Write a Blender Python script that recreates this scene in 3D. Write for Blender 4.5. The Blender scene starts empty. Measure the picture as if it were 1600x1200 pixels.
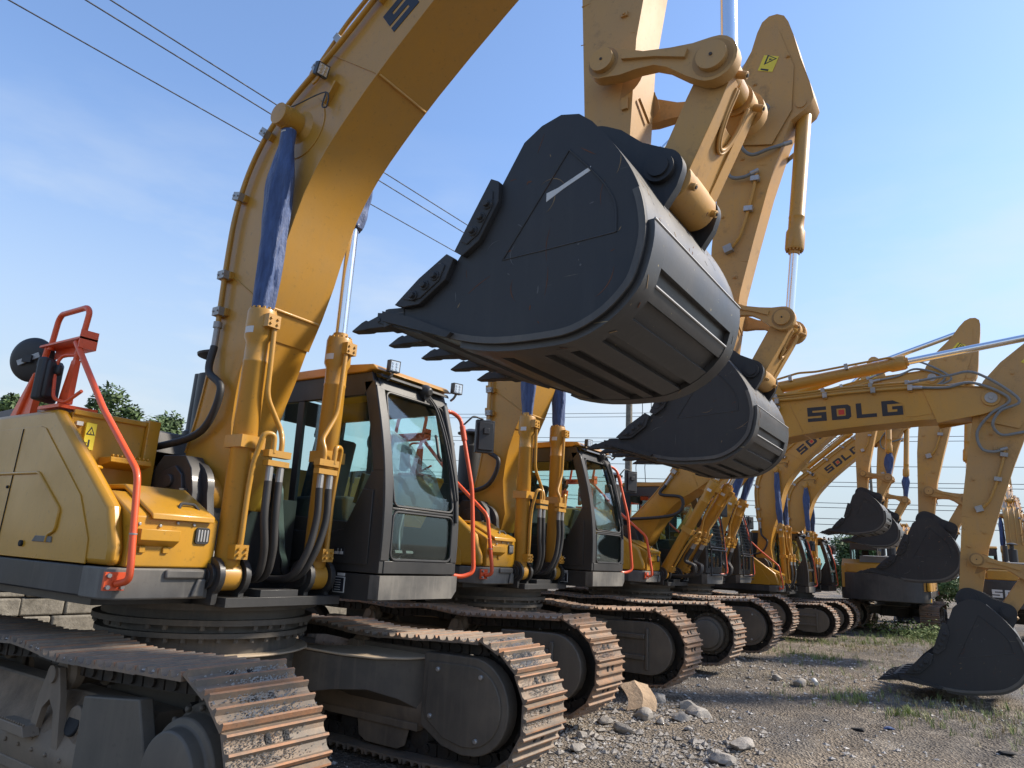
import bpy, math, random
from math import sin, cos, pi, sqrt, atan2, radians
from mathutils import Vector, Matrix, noise
random.seed(7)
scene = bpy.context.scene
COL = scene.collection

# ------------------------------------------------------------------ camera
CAMPOS = Vector((5.408, -3.675, 1.70))
YAW, PITCH, ROLL, FPX = radians(34.0), radians(13.5), radians(3.05), 1110.0
fw = Vector((-sin(YAW) * cos(PITCH), cos(YAW) * cos(PITCH), sin(PITCH)))
r0 = Vector((cos(YAW), sin(YAW), 0.0))
u0 = r0.cross(fw)
rt = r0 * cos(ROLL) + u0 * sin(ROLL)
up = -r0 * sin(ROLL) + u0 * cos(ROLL)
cam_data = bpy.data.cameras.new('camera')
cam = bpy.data.objects.new('camera', cam_data)
COL.objects.link(cam)
M = Matrix((rt, up, -fw)).transposed().to_4x4()
M.translation = CAMPOS
cam.matrix_world = M
cam_data.sensor_width = 36.0
cam_data.lens = 36.0 * FPX / 1600.0
cam_data.clip_start = 0.05
cam_data.clip_end = 4000
scene.camera = cam

# ------------------------------------------------------------------ light
SUN_AZ = radians(42)      # direction TO the sun, from +x towards +y
SUN_EL = radians(40)
world = bpy.data.worlds.new('World')
scene.world = world
world.use_nodes = True
wn, wl = world.node_tree.nodes, world.node_tree.links
wn.clear()
wout = wn.new('ShaderNodeOutputWorld')
wbg = wn.new('ShaderNodeBackground')
sky = wn.new('ShaderNodeTexSky')
sky.sky_type = 'NISHITA'
sky.sun_disc = False
sky.sun_elevation = SUN_EL
sky.sun_rotation = pi / 2 - SUN_AZ
sky.altitude = 0
sky.air_density = 1.0
sky.dust_density = 0.5
sky.ozone_density = 3.0
wbg.inputs['Strength'].default_value = 0.145
# thin high cloud wisps, low in the sky
tc = wn.new('ShaderNodeTexCoord')
mp = wn.new('ShaderNodeMapping')
mp.inputs['Scale'].default_value = (1.3, 1.3, 4.2)
mp.inputs['Location'].default_value = (0.35, 0.2, 0.1)
ns = wn.new('ShaderNodeTexNoise')
ns.inputs['Scale'].default_value = 1.7
ns.inputs['Detail'].default_value = 6
ns.inputs['Roughness'].default_value = 0.55
rp = wn.new('ShaderNodeValToRGB')
rp.color_ramp.elements[0].position = 0.46
rp.color_ramp.elements[1].position = 0.66
sx = wn.new('ShaderNodeSeparateXYZ')
mr = wn.new('ShaderNodeMapRange')
mr.inputs[1].default_value = 0.54
mr.inputs[2].default_value = 0.22
mr.inputs[3].default_value = 0.0
mr.inputs[4].default_value = 0.85
mul = wn.new('ShaderNodeMath'); mul.operation = 'MULTIPLY'
mx = wn.new('ShaderNodeMixRGB')
mx.inputs['Color2'].default_value = (3.0, 3.3, 3.6, 1)
wl.new(tc.outputs['Generated'], mp.inputs['Vector'])
wl.new(mp.outputs['Vector'], ns.inputs['Vector'])
wl.new(ns.outputs['Fac'], rp.inputs['Fac'])
wl.new(tc.outputs['Generated'], sx.inputs[0])
wl.new(sx.outputs['Z'], mr.inputs[0])
wl.new(rp.outputs['Color'], mul.inputs[0])
wl.new(mr.outputs[0], mul.inputs[1])
wl.new(mul.outputs[0], mx.inputs['Fac'])
tint = wn.new('ShaderNodeMixRGB'); tint.blend_type = 'MULTIPLY'; tint.inputs['Fac'].default_value = 1
tint.inputs['Color2'].default_value = (0.95, 0.99, 1.06, 1)
wl.new(sky.outputs['Color'], tint.inputs['Color1'])
hz = wn.new('ShaderNodeMixRGB'); hz.inputs['Color2'].default_value = (2.35, 2.72, 2.95, 1)   # pale haze that thickens towards the horizon
hr = wn.new('ShaderNodeMapRange'); hr.inputs[1].default_value = 0.55; hr.inputs[2].default_value = 0.0
hr.inputs[3].default_value = 0.04; hr.inputs[4].default_value = 1.0
hr.interpolation_type = 'SMOOTHSTEP'
wl.new(tint.outputs['Color'], hz.inputs['Color1'])
wl.new(hz.outputs['Color'], mx.inputs['Color1'])
wl.new(sx.outputs['Z'], hr.inputs[0]); wl.new(hr.outputs[0], hz.inputs['Fac'])
wl.new(mx.outputs['Color'], wbg.inputs['Color'])
wl.new(wbg.outputs['Background'], wout.inputs['Surface'])

sun_d = bpy.data.lights.new('sun', 'SUN')
sun_d.energy = 3.8
sun_d.angle = radians(7.0)
sun_d.color = (1.0, 0.90, 0.76)
sun = bpy.data.objects.new('sun', sun_d)
COL.objects.link(sun)
sd = Vector((cos(SUN_AZ) * cos(SUN_EL), sin(SUN_AZ) * cos(SUN_EL), sin(SUN_EL)))
sun.rotation_euler = sd.to_track_quat('Z', 'Y').to_euler()
sun.location = sd * 50
scene.view_settings.view_transform = 'Standard'
scene.view_settings.look = 'None'
scene.view_settings.gamma = 1
scene.view_settings.exposure = 0.86
scene.render.engine = 'CYCLES'
scene.cycles.max_bounces = 8
scene.cycles.transparent_max_bounces = 16

# ------------------------------------------------------------------ materials
def new_mat(name):
    m = bpy.data.materials.new(name)
    m.use_nodes = True
    n, l = m.node_tree.nodes, m.node_tree.links
    return m, n, l, n['Principled BSDF']

def noise_node(n, l, scale, detail=5, rough=0.6, coord=None, vec_scale=None):
    t = n.new('ShaderNodeTexCoord')
    src = t.outputs['Object']
    if vec_scale:
        mp = n.new('ShaderNodeMapping')
        mp.inputs['Scale'].default_value = vec_scale
        l.new(src, mp.inputs['Vector'])
        src = mp.outputs['Vector']
    k = n.new('ShaderNodeTexNoise')
    k.inputs['Scale'].default_value = scale
    k.inputs['Detail'].default_value = detail
    k.inputs['Roughness'].default_value = rough
    l.new(src, k.inputs['Vector'])
    return k

def ramp(n, l, src, p0, p1, c0=(0, 0, 0, 1), c1=(1, 1, 1, 1)):
    r = n.new('ShaderNodeValToRGB')
    r.color_ramp.elements[0].position = p0
    r.color_ramp.elements[1].position = p1
    r.color_ramp.elements[0].color = c0
    r.color_ramp.elements[1].color = c1
    l.new(src, r.inputs['Fac'])
    return r

def mixc(n, l, fac, c1, c2):
    m = n.new('ShaderNodeMixRGB')
    for s, v in (('Fac', fac), ('Color1', c1), ('Color2', c2)):
        if isinstance(v, (tuple, float, int)):
            m.inputs[s].default_value = v
        else:
            l.new(v, m.inputs[s])
    return m.outputs['Color']

def bump(n, l, bsdf, src, strength, dist):
    b = n.new('ShaderNodeBump')
    b.inputs['Strength'].default_value = strength
    b.inputs['Distance'].default_value = dist
    l.new(src, b.inputs['Height'])
    l.new(b.outputs['Normal'], bsdf.inputs['Normal'])

def paint(name, col, dust, dust_amt, rough, spec=0.5, coat=0.0, scale=1.6, chips=None, streak=True, grime=0):
    m, n, l, b = new_mat(name)
    a = noise_node(n, l, scale, 7, 0.62)
    f = ramp(n, l, a.outputs['Fac'], 0.38, 0.72)
    mu = n.new('ShaderNodeMath'); mu.operation = 'MULTIPLY'
    mu.inputs[1].default_value = dust_amt
    l.new(f.outputs['Color'], mu.inputs[0])
    c = mixc(n, l, mu.outputs[0], (*col, 1), (*dust, 1))
    if streak:
        s = noise_node(n, l, 3.0, 6, 0.6, vec_scale=(6, 6, 0.55))
        sf = ramp(n, l, s.outputs['Fac'], 0.50, 0.85)
        sm = n.new('ShaderNodeMath'); sm.operation = 'MULTIPLY'
        sm.inputs[1].default_value = dust_amt * 0.8
        l.new(sf.outputs['Color'], sm.inputs[0])
        c = mixc(n, l, sm.outputs[0], c, (*dust, 1))
    if chips:
        k = noise_node(n, l, chips[1], 8, 0.75)
        kf = ramp(n, l, k.outputs['Fac'], chips[2], chips[2] + 0.02)
        c = mixc(n, l, kf.outputs['Color'], c, (*chips[0], 1))
    big = noise_node(n, l, 0.55, 4, 0.55)
    c = mixc(n, l, ramp(n, l, big.outputs['Fac'], .42, .68, (0, 0, 0, 1), (dust_amt * .8,) * 3 + (1,)).outputs['Color'], c, (*dust, 1))
    sp_ = noise_node(n, l, 26, 4, 0.7)
    c = mixc(n, l, ramp(n, l, sp_.outputs['Fac'], .60, .74, (0, 0, 0, 1), (.55,) * 3 + (1,)).outputs['Color'], c, tuple(x * .45 for x in dust) + (1,))
    if grime:
        gn = noise_node(n, l, 2.3, 7, 0.75)
        c = mixc(n, l, ramp(n, l, gn.outputs['Fac'], .57, .72, (0, 0, 0, 1), (grime,) * 3 + (1,)).outputs['Color'], c, (.075, .048, .030, 1))
    l.new(c, b.inputs['Base Color'])
    r = ramp(n, l, a.outputs['Fac'], 0.3, 0.8, (rough, rough, rough, 1), (min(1, rough + .25),) * 3 + (1,))
    l.new(r.outputs['Color'], b.inputs['Roughness'])
    b.inputs['Specular IOR Level'].default_value = spec
    b.inputs['Coat Weight'].default_value = coat
    b.inputs['Coat Roughness'].default_value = 0.12
    g = noise_node(n, l, 40, 3, 0.5)
    bump(n, l, b, g.outputs['Fac'], 0.04, 0.01)
    return m

MAT = {}
MAT['yellow'] = paint('yellow_paint', (0.50, 0.243, 0.019), (0.33, 0.20, 0.06), 0.45, 0.34, 0.5, 0.25,
                      chips=((0.10, 0.04, 0.015), 9.0, 0.735))
MAT['yellow_worn'] = paint('worn_yellow_paint', (0.52, 0.275, 0.055), (0.38, 0.245, 0.12), 0.6, 0.45, 0.5, 0.0, grime=.55,
                           chips=((0.09, 0.035, 0.02), 7.0, 0.67))
MAT['yellow_front'] = paint('glossy_yellow_paint', (0.50, 0.245, 0.013), (0.33, 0.19, 0.035), 0.35, 0.26, 0.5, 0.2)
MAT['cab_grey'] = paint('dark_grey_paint', (0.022, 0.0225, 0.0235), (0.052, 0.049, 0.045), 0.5, 0.38, 0.5, 0.1)
MAT['skirt'] = paint('dusty_black_paint', (0.020, 0.021, 0.023), (0.11, 0.10, 0.09), 0.5, 0.42, 0.5, 0.0)
MAT['base_grey'] = paint('scuffed_grey_paint', (0.062, 0.060, 0.057), (0.20, 0.185, 0.16), 1.0, 0.5, 0.5, 0.0)
MAT['under'] = paint('dusty_undercarriage_paint', (0.062, 0.054, 0.046), (0.26, 0.195, 0.135), 1.0, 0.6, 0.4, 0.0)
MAT['guard'] = paint('dark_guard_paint', (0.052, 0.049, 0.045), (0.16, 0.132, 0.10), 0.9, 0.5, 0.4, 0.0)
MAT['deck'] = paint('dust_covered_deck', (0.33, 0.265, 0.19), (0.50, 0.40, 0.29), 1.0, 0.75, 0.3, 0.0)
MAT['bucket'] = paint('blue_black_paint', (0.020, 0.0215, 0.025), (0.050, 0.049, 0.048), 0.6, 0.45, 0.35, 0.0,
                      chips=((0.22, 0.09, 0.04), 8.0, 0.735))
MAT['rim'] = paint('worn_rim', (0.048, 0.047, 0.046), (0.13, 0.12, 0.105), 0.9, 0.55)
MAT['scuff_tan'] = paint('tan_scuff', (0.30, 0.20, 0.10), (0.12, 0.08, 0.04), 0.9, 0.6)
MAT['scuff_grey'] = paint('grey_scuff', (0.15, 0.15, 0.15), (0.06, 0.06, 0.06), 0.9, 0.6)
MAT['scuff_rust'] = paint('rust_scuff', (0.17, 0.060, 0.025), (0.08, 0.035, 0.02), 0.9, 0.8)
MAT['bucket_steel'] = paint('scuffed_bucket_shell', (0.030, 0.030, 0.031), (0.068, 0.064, 0.059), 0.7, 0.38, 0.6, 0.05,
                            chips=((0.34, 0.26, 0.13), 9.0, 0.735))
MAT['weld'] = paint('bare_weld_edge', (0.38, 0.38, 0.38), (0.25, 0.24, 0.23), 0.6, 0.5)
MAT['orange'] = paint('orange_rail_paint', (0.80, 0.095, 0.018), (0.60, 0.09, 0.03), 0.3, 0.35, 0.5, 0.2)
MAT['grease'] = paint('grease_stain', (0.20, 0.125, 0.05), (0.36, 0.21, 0.075), 1.0, 0.5, 0.5)
MAT['plastic'] = paint('black_plastic', (0.018, 0.018, 0.019), (0.05, 0.05, 0.05), 0.4, 0.42)
MAT['rubber'] = paint('black_rubber_hose', (0.016, 0.016, 0.017), (0.06, 0.055, 0.05), 0.5, 0.48)
MAT['grey_hose'] = paint('grey_sleeved_hose', (0.12, 0.14, 0.15), (0.25, 0.25, 0.24), 0.6, 0.5)
MAT['hood_grey'] = paint('engine_hood_grey', (0.14, 0.135, 0.13), (0.22, 0.21, 0.2), 0.5, 0.6)
MAT['galv'] = paint('zinc_clamp', (0.42, 0.42, 0.42), (0.25, 0.24, 0.22), 0.6, 0.4)
MAT['galv'].node_tree.nodes['Principled BSDF'].inputs['Metallic'].default_value = 0.6
MAT['black_mark'] = paint('black_lettering', (0.012, 0.014, 0.022), (0.03, 0.03, 0.03), 0.3, 0.4)
MAT['white_mark'] = paint('white_lettering', (0.62, 0.62, 0.60), (0.4, 0.4, 0.38), 0.3, 0.5)
MAT['red_mark'] = paint('red_lettering', (0.55, 0.03, 0.02), (0.4, 0.05, 0.03), 0.3, 0.4)
MAT['sticker'] = paint('yellow_sticker', (0.78, 0.62, 0.03), (0.6, 0.5, 0.1), 0.3, 0.4)
MAT['hollow'] = paint('black_and_recess_shade', (0.008, 0.008, 0.009), (0.02, 0.02, 0.02), 0.4, 0.7)  # near-black colour standing in for shade inside openings; black scraps use it too
MAT['seat'] = paint('seat_fabric', (0.03, 0.03, 0.034), (0.06, 0.06, 0.06), 0.5, 0.85)

def simple(name, col, rough, metal=0.0):
    m, n, l, b = new_mat(name)
    b.inputs['Base Color'].default_value = (*col, 1)
    b.inputs['Roughness'].default_value = rough
    b.inputs['Metallic'].default_value = metal
    k = noise_node(n, l, 12, 5, 0.6)
    r = ramp(n, l, k.outputs['Fac'], 0.3, 0.7, (rough,) * 3 + (1,), (min(1, rough * 1.5 + .05),) * 3 + (1,))
    l.new(r.outputs['Color'], b.inputs['Roughness'])
    return m
MAT['chrome'] = simple('chromed_rod', (0.82, 0.83, 0.85), 0.13, 1.0)
MAT['lens'] = simple('lamp_lens', (0.75, 0.77, 0.8), 0.15, 0.6)

def scratches(m, col, amt, seeds=((0.5, .9), (2.2, 2.6), (1.2, 4.1))):
    n, l = m.node_tree.nodes, m.node_tree.links
    b = n['Principled BSDF']
    src = b.inputs['Base Color'].links[0].from_socket
    for ang, off in seeds:
        t = n.new('ShaderNodeTexCoord'); mp = n.new('ShaderNodeMapping')
        mp.inputs['Rotation'].default_value = (off, ang, off * .3)
        mp.inputs['Scale'].default_value = (1.1, 26, 26)
        mp.inputs['Location'].default_value = (off * 3, off, ang)
        l.new(t.outputs['Object'], mp.inputs['Vector'])
        k = n.new('ShaderNodeTexNoise'); k.inputs['Scale'].default_value = 1.6; k.inputs['Detail'].default_value = 2
        l.new(mp.outputs['Vector'], k.inputs['Vector'])
        r = ramp(n, l, k.outputs['Fac'], .735, .76, (0, 0, 0, 1), (amt,) * 3 + (1,))
        k2 = noise_node(n, l, 1.3 + off, 3, 0.5)
        r2 = ramp(n, l, k2.outputs['Fac'], .50, .58)
        mu = n.new('ShaderNodeMath'); mu.operation = 'MULTIPLY'
        l.new(r.outputs['Color'], mu.inputs[0]); l.new(r2.outputs['Color'], mu.inputs[1])
        src = mixc(n, l, mu.outputs[0], src, (*col, 1))
    l.new(src, b.inputs['Base Color'])
scratches(MAT['bucket'], (.20, .17, .13), .8)
scratches(MAT['bucket_steel'], (.42, .33, .16), .8)

def steel(name, base, rust, lo, hi, debris=0.0):
    m, n, l, b = new_mat(name)
    a = noise_node(n, l, 6, 8, 0.7)
    f = ramp(n, l, a.outputs['Fac'], lo, hi)
    c = mixc(n, l, f.outputs['Color'], (*base, 1), (*rust, 1))
    k = noise_node(n, l, 45, 4, 0.6)
    kf = ramp(n, l, k.outputs['Fac'], 0.45, 0.75)
    c2 = mixc(n, l, kf.outputs['Color'], c, (rust[0] * .55, rust[1] * .5, rust[2] * .6, 1))
    c = mixc(n, l, 0.35, c, c2)
    l.new(c, b.inputs['Base Color'])
    b.inputs['Roughness'].default_value = 0.68
    b.inputs['Metallic'].default_value = 0.15
    bump(n, l, b, k.outputs['Fac'], 0.25, 0.01)
    return m
MAT['shoe_dark'] = steel('grey_track_steel', (0.16, 0.135, 0.108), (0.29, 0.20, 0.13), 0.40, 0.70)
MAT['shoe_rust'] = steel('rusty_track_steel', (0.17, 0.13, 0.098), (0.33, 0.185, 0.10), 0.38, 0.68)
MAT['shoe_mid'] = steel('half_rusty_track_steel', (0.14, 0.118, 0.095), (0.28, 0.175, 0.11), 0.42, 0.72)
MAT['rust_edge'] = steel('rusty_grouser_edge', (0.22, 0.145, 0.098), (0.38, 0.185, 0.09), 0.38, 0.64)
MAT['chain'] = steel('greasy_chain_steel', (0.03, 0.027, 0.024), (0.09, 0.065, 0.045), 0.5, 0.75)

def cloth():
    m, n, l, b = new_mat('blue_rod_cover')
    b.inputs['Roughness'].default_value = 0.62
    a = noise_node(n, l, 3, 4, 0.6, vec_scale=(9, 9, 1.6))
    f = ramp(n, l, a.outputs['Fac'], 0.3, 0.7, (0.017, 0.038, 0.115, 1), (0.048, 0.095, 0.24, 1))
    l.new(f.outputs['Color'], b.inputs['Base Color'])
    c = noise_node(n, l, 7, 4, 0.6, vec_scale=(3, 3, 1))
    bump(n, l, b, c.outputs['Fac'], 0.5, 0.04)
    b.inputs['Sheen Weight'].default_value = 0.15
    return m
MAT['cloth'] = cloth()

def glass(name, tint, fres):
    m, n, l, b = new_mat(name)
    n.remove(b)
    out = n['Material Output']
    tr = n.new('ShaderNodeBsdfTransparent'); tr.inputs['Color'].default_value = (*tint, 1)
    gl = n.new('ShaderNodeBsdfGlossy'); gl.inputs['Roughness'].default_value = 0.03
    gl.inputs['Color'].default_value = (0.95, 1, 1, 1)
    lw = n.new('ShaderNodeLayerWeight'); lw.inputs['Blend'].default_value = 0.5
    pw = n.new('ShaderNodeMath'); pw.operation = 'POWER'; pw.inputs[1].default_value = 4.0
    l.new(lw.outputs['Facing'], pw.inputs[0])
    ma = n.new('ShaderNodeMath'); ma.operation = 'MULTIPLY_ADD'; ma.inputs[1].default_value = .85; ma.inputs[2].default_value = fres
    l.new(pw.outputs[0], ma.inputs[0])
    mx = n.new('ShaderNodeMixShader')
    l.new(ma.outputs[0], mx.inputs[0]); l.new(tr.outputs[0], mx.inputs[1]); l.new(gl.outputs[0], mx.inputs[2])
    l.new(mx.outputs[0], out.inputs['Surface'])
    return m
MAT['glass'] = glass('cab_glass', (0.86, 0.955, 0.94), .045)
MAT['film'] = glass('plastic_film', (0.80, 0.84, 0.84), .12)
fn_, fl_ = MAT['film'].node_tree.nodes, MAT['film'].node_tree.links
fd = fn_.new('ShaderNodeBsdfTranslucent'); fd.inputs['Color'].default_value = (.75, .80, .80, 1)
fm = fn_.new('ShaderNodeMixShader'); fm.inputs[0].default_value = .45
fo = fn_['Material Output']; fsrc = fo.inputs['Surface'].links[0].from_socket
fl_.new(fsrc, fm.inputs[1]); fl_.new(fd.outputs[0], fm.inputs[2]); fl_.new(fm.outputs[0], fo.inputs['Surface'])

def ground_mat():
    m, n, l, b = new_mat('gravel_ground')
    a = noise_node(n, l, 0.22, 6, 0.6)
    c = mixc(n, l, ramp(n, l, a.outputs['Fac'], 0.38, 0.62).outputs['Color'], (0.128, 0.114, 0.099, 1), (0.245, 0.198, 0.146, 1))
    d = noise_node(n, l, 1.3, 8, 0.7)
    c = mixc(n, l, ramp(n, l, d.outputs['Fac'], 0.52, 0.74).outputs['Color'], c, (0.34, 0.30, 0.25, 1))
    v = n.new('ShaderNodeTexVoronoi'); v.inputs['Scale'].default_value = 38
    t = n.new('ShaderNodeTexCoord'); l.new(t.outputs['Object'], v.inputs['Vector'])
    sp = n.new('ShaderNodeSeparateColor'); l.new(v.outputs['Color'], sp.inputs[0])
    pr = ramp(n, l, sp.outputs[0], 0.0, 1.0, (0.45, 0.45, 0.45, 1), (1.75, 1.72, 1.65, 1))
    mm = n.new('ShaderNodeMixRGB'); mm.blend_type = 'MULTIPLY'; mm.inputs['Fac'].default_value = 0.62
    l.new(c, mm.inputs['Color1']); l.new(pr.outputs['Color'], mm.inputs['Color2'])
    e = noise_node(n, l, 0.6, 5, 0.65)
    c = mixc(n, l, ramp(n, l, e.outputs['Fac'], 0.62, 0.80).outputs['Color'], mm.outputs['Color'], (0.105, 0.11, 0.05, 1))
    w_ = noise_node(n, l, 0.33, 6, 0.6, vec_scale=(1, .45, 1))
    c = mixc(n, l, ramp(n, l, w_.outputs['Fac'], .52, .60, (0, 0, 0, 1), (.65, .65, .65, 1)).outputs['Color'], c, (.085, .079, .074, 1))
    l.new(c, b.inputs['Base Color'])
    rr_ = ramp(n, l, w_.outputs['Fac'], .52, .62, (.95,) * 3 + (1,), (.62,) * 3 + (1,)); l.new(rr_.outputs['Color'], b.inputs['Roughness'])
    b.inputs['Specular IOR Level'].default_value = 0.25
    h = n.new('ShaderNodeMath'); h.operation = 'ADD'
    f = noise_node(n, l, 9, 8, 0.75)
    l.new(f.outputs['Fac'], h.inputs[0]); l.new(v.outputs['Distance'], h.inputs[1])
    bump(n, l, b, h.outputs[0], 0.9, 0.045)
    return m
MAT['ground'] = ground_mat()

def rock_mat(name, c0, c1):
    m, n, l, b = new_mat(name)
    a = noise_node(n, l, 5, 8, 0.7)
    l.new(ramp(n, l, a.outputs['Fac'], 0.3, 0.7, (*c0, 1), (*c1, 1)).outputs['Color'], b.inputs['Base Color'])
    b.inputs['Roughness'].default_value = 0.95
    k = noise_node(n, l, 22, 8, 0.7)
    bump(n, l, b, k.outputs['Fac'], 0.6, 0.03)
    return m
MAT['rock'] = rock_mat('grey_rock', (0.22, 0.20, 0.175), (0.42, 0.385, 0.34))
MAT['pebble'] = rock_mat('pale_pebble', (0.28, 0.26, 0.235), (0.58, 0.55, 0.51))
MAT['concrete'] = rock_mat('weathered_concrete', (0.09, 0.08, 0.062), (0.25, 0.225, 0.18))
MAT['dirt'] = rock_mat('caked_dirt', (0.13, 0.094, 0.064), (0.27, 0.195, 0.13))
MAT['card'] = rock_mat('brown_cardboard', (0.42, 0.29, 0.18), (0.50, 0.36, 0.23))
MAT['bark'] = rock_mat('bark', (0.06, 0.045, 0.03), (0.12, 0.09, 0.06))
MAT['wire'] = simple('cable', (0.03, 0.03, 0.035), 0.6)

def leaf_mat(name, c0, c1):
    m, n, l, b = new_mat(name)
    a = noise_node(n, l, 1.2, 5, 0.7)
    l.new(ramp(n, l, a.outputs['Fac'], 0.3, 0.7, (*c0, 1), (*c1, 1)).outputs['Color'], b.inputs['Base Color'])
    b.inputs['Roughness'].default_value = 0.7
    b.inputs['Subsurface Weight'].default_value = 0.0
    return m
MAT['leaf'] = leaf_mat('foliage', (0.035, 0.065, 0.02), (0.095, 0.15, 0.04))
MAT['grass'] = leaf_mat('grass_blades', (0.11, 0.17, 0.035), (0.26, 0.30, 0.09))
MAT['dry_grass'] = leaf_mat('dry_grass', (0.30, 0.24, 0.13), (0.42, 0.34, 0.19))

# ------------------------------------------------------------------ mesh builder
class MB:
    def __init__(s):
        s.v, s.f, s.m = [], [], []
    def add(s, vs, fs, mat=0):
        o = len(s.v)
        s.v += [tuple(p) for p in vs]
        s.f += [tuple(i + o for i in f) for f in fs]
        s.m += [mat] * len(fs)
        return s
    def box(s, x0, x1, y0, y1, z0, z1, mat=0):
        vs = [(x, y, z) for x in (x0, x1) for y in (y0, y1) for z in (z0, z1)]
        return s.add(vs, [(0, 1, 3, 2), (4, 6, 7, 5), (0, 4, 5, 1), (2, 3, 7, 6), (0, 2, 6, 4), (1, 5, 7, 3)], mat)
    def obox(s, c, ax, ay, az, hx, hy, hz, mat=0):
        c, ax, ay, az = Vector(c), Vector(ax).normalized(), Vector(ay).normalized(), Vector(az).normalized()
        vs = [c + ax * (i * hx) + ay * (j * hy) + az * (k * hz) for i in (-1, 1) for j in (-1, 1) for k in (-1, 1)]
        return s.add(vs, [(0, 1, 3, 2), (4, 6, 7, 5), (0, 4, 5, 1), (2, 3, 7, 6), (0, 2, 6, 4), (1, 5, 7, 3)], mat)
    def prism(s, poly, y0, y1, mat=0, fn=None):
        """poly in (x,z); extruded y0..y1"""
        if fn: poly = [fn(*p) for p in poly]
        n = len(poly)
        vs = [(x, y0, z) for x, z in poly] + [(x, y1, z) for x, z in poly]
        fs = [tuple(range(n - 1, -1, -1)), tuple(range(n, 2 * n))]
        fs += [(i, (i + 1) % n, n + (i + 1) % n, n + i) for i in range(n)]
        return s.add(vs, fs, mat)
    def prism_z(s, poly, z0, z1, mat=0):
        n = len(poly)
        vs = [(x, y, z0) for x, y in poly] + [(x, y, z1) for x, y in poly]
        fs = [tuple(range(n - 1, -1, -1)), tuple(range(n, 2 * n))]
        fs += [(i, (i + 1) % n, n + (i + 1) % n, n + i) for i in range(n)]
        return s.add(vs, fs, mat)
    def prism_x(s, poly, x0, x1, mat=0):
        n = len(poly)
        vs = [(x0, y, z) for y, z in poly] + [(x1, y, z) for y, z in poly]
        fs = [tuple(range(n - 1, -1, -1)), tuple(range(n, 2 * n))]
        fs += [(i, (i + 1) % n, n + (i + 1) % n, n + i) for i in range(n)]
        return s.add(vs, fs, mat)
    def cyl(s, p0, p1, r0, r1=None, n=24, mat=0, caps=True):
        r1 = r0 if r1 is None else r1
        p0, p1 = Vector(p0), Vector(p1)
        d = (p1 - p0).normalized()
        a = d.orthogonal().normalized(); b = d.cross(a)
        vs = []
        for p, r in ((p0, r0), (p1, r1)):
            for i in range(n):
                t = 2 * pi * i / n
                vs.append(p + a * (cos(t) * r) + b * (sin(t) * r))
        fs = [(i, (i + 1) % n, n + (i + 1) % n, n + i) for i in range(n)]
        if caps: fs += [tuple(range(n - 1, -1, -1)), tuple(range(n, 2 * n))]
        return s.add(vs, fs, mat)
    def lathe(s, p0, p1, prof, n=28, mat=0):
        """prof: list of (t along 0..len, r)"""
        p0, p1 = Vector(p0), Vector(p1)
        d = (p1 - p0).normalized()
        a = d.orthogonal().normalized(); b = d.cross(a)
        vs = []
        for t, r in prof:
            for i in range(n):
                q = 2 * pi * i / n
                vs.append(p0 + d * t + a * (cos(q) * r) + b * (sin(q) * r))
        k = len(prof)
        fs = [(j * n + i, j * n + (i + 1) % n, (j + 1) * n + (i + 1) % n, (j + 1) * n + i) for j in range(k - 1) for i in range(n)]
        fs += [tuple(range(n - 1, -1, -1)), tuple(range((k - 1) * n, k * n))]
        return s.add(vs, fs, mat)
    def tube(s, pts, r, n=14, mat=0, sub=5, rad=None, raw=False, radii=None):
        P = [Vector(p) for p in pts]
        if not raw: P = rounded(P, rad if rad is not None else r * 3.2, sub)
        k = len(P)
        tan = []
        for i in range(k):
            t = (P[min(i + 1, k - 1)] - P[max(i - 1, 0)]).normalized()
            tan.append(t)
        a = tan[0].orthogonal().normalized()
        vs = []
        for i in range(k):
            a = (a - tan[i] * a.dot(tan[i])).normalized()
            b = tan[i].cross(a)
            rr = radii[i] if radii else r
            for j in range(n):
                q = 2 * pi * j / n
                vs.append(P[i] + a * (cos(q) * rr) + b * (sin(q) * rr))
        fs = [(i * n + j, i * n + (j + 1) % n, (i + 1) * n + (j + 1) % n, (i + 1) * n + j) for i in range(k - 1) for j in range(n)]
        fs += [tuple(range(n - 1, -1, -1)), tuple(range((k - 1) * n, k * n))]
        return s.add(vs, fs, mat)
    def rings(s, rings, mat=0, caps=True):
        n = len(rings[0])
        vs = [p for r in rings for p in r]
        fs = [(i * n + j, i * n + (j + 1) % n, (i + 1) * n + (j + 1) % n, (i + 1) * n + j) for i in range(len(rings) - 1) for j in range(n)]
        if caps: fs += [tuple(range(n - 1, -1, -1)), tuple(range((len(rings) - 1) * n, len(rings) * n))]
        return s.add(vs, fs, mat)
    def strip(s, poly, th, y0, y1, mat=0, side=1):
        """bent sheet following an open xz polyline, thickness th to one side"""
        off = offset_line(poly, th * side)
        n = len(poly)
        A = poly + off[::-1]
        vs = [(x, y0, z) for x, z in A] + [(x, y1, z) for x, z in A]
        N = 2 * n
        fs = []
        for i in range(n - 1):
            j = N - 1 - i
            fs.append((i, i + 1, j - 1, j)); fs.append((N + i, N + j, N + j - 1, N + i + 1))
        fs += [(i, N + i, N + (i + 1) % N, (i + 1) % N) for i in range(N)]
        return s.add(vs, fs, mat)
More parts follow.
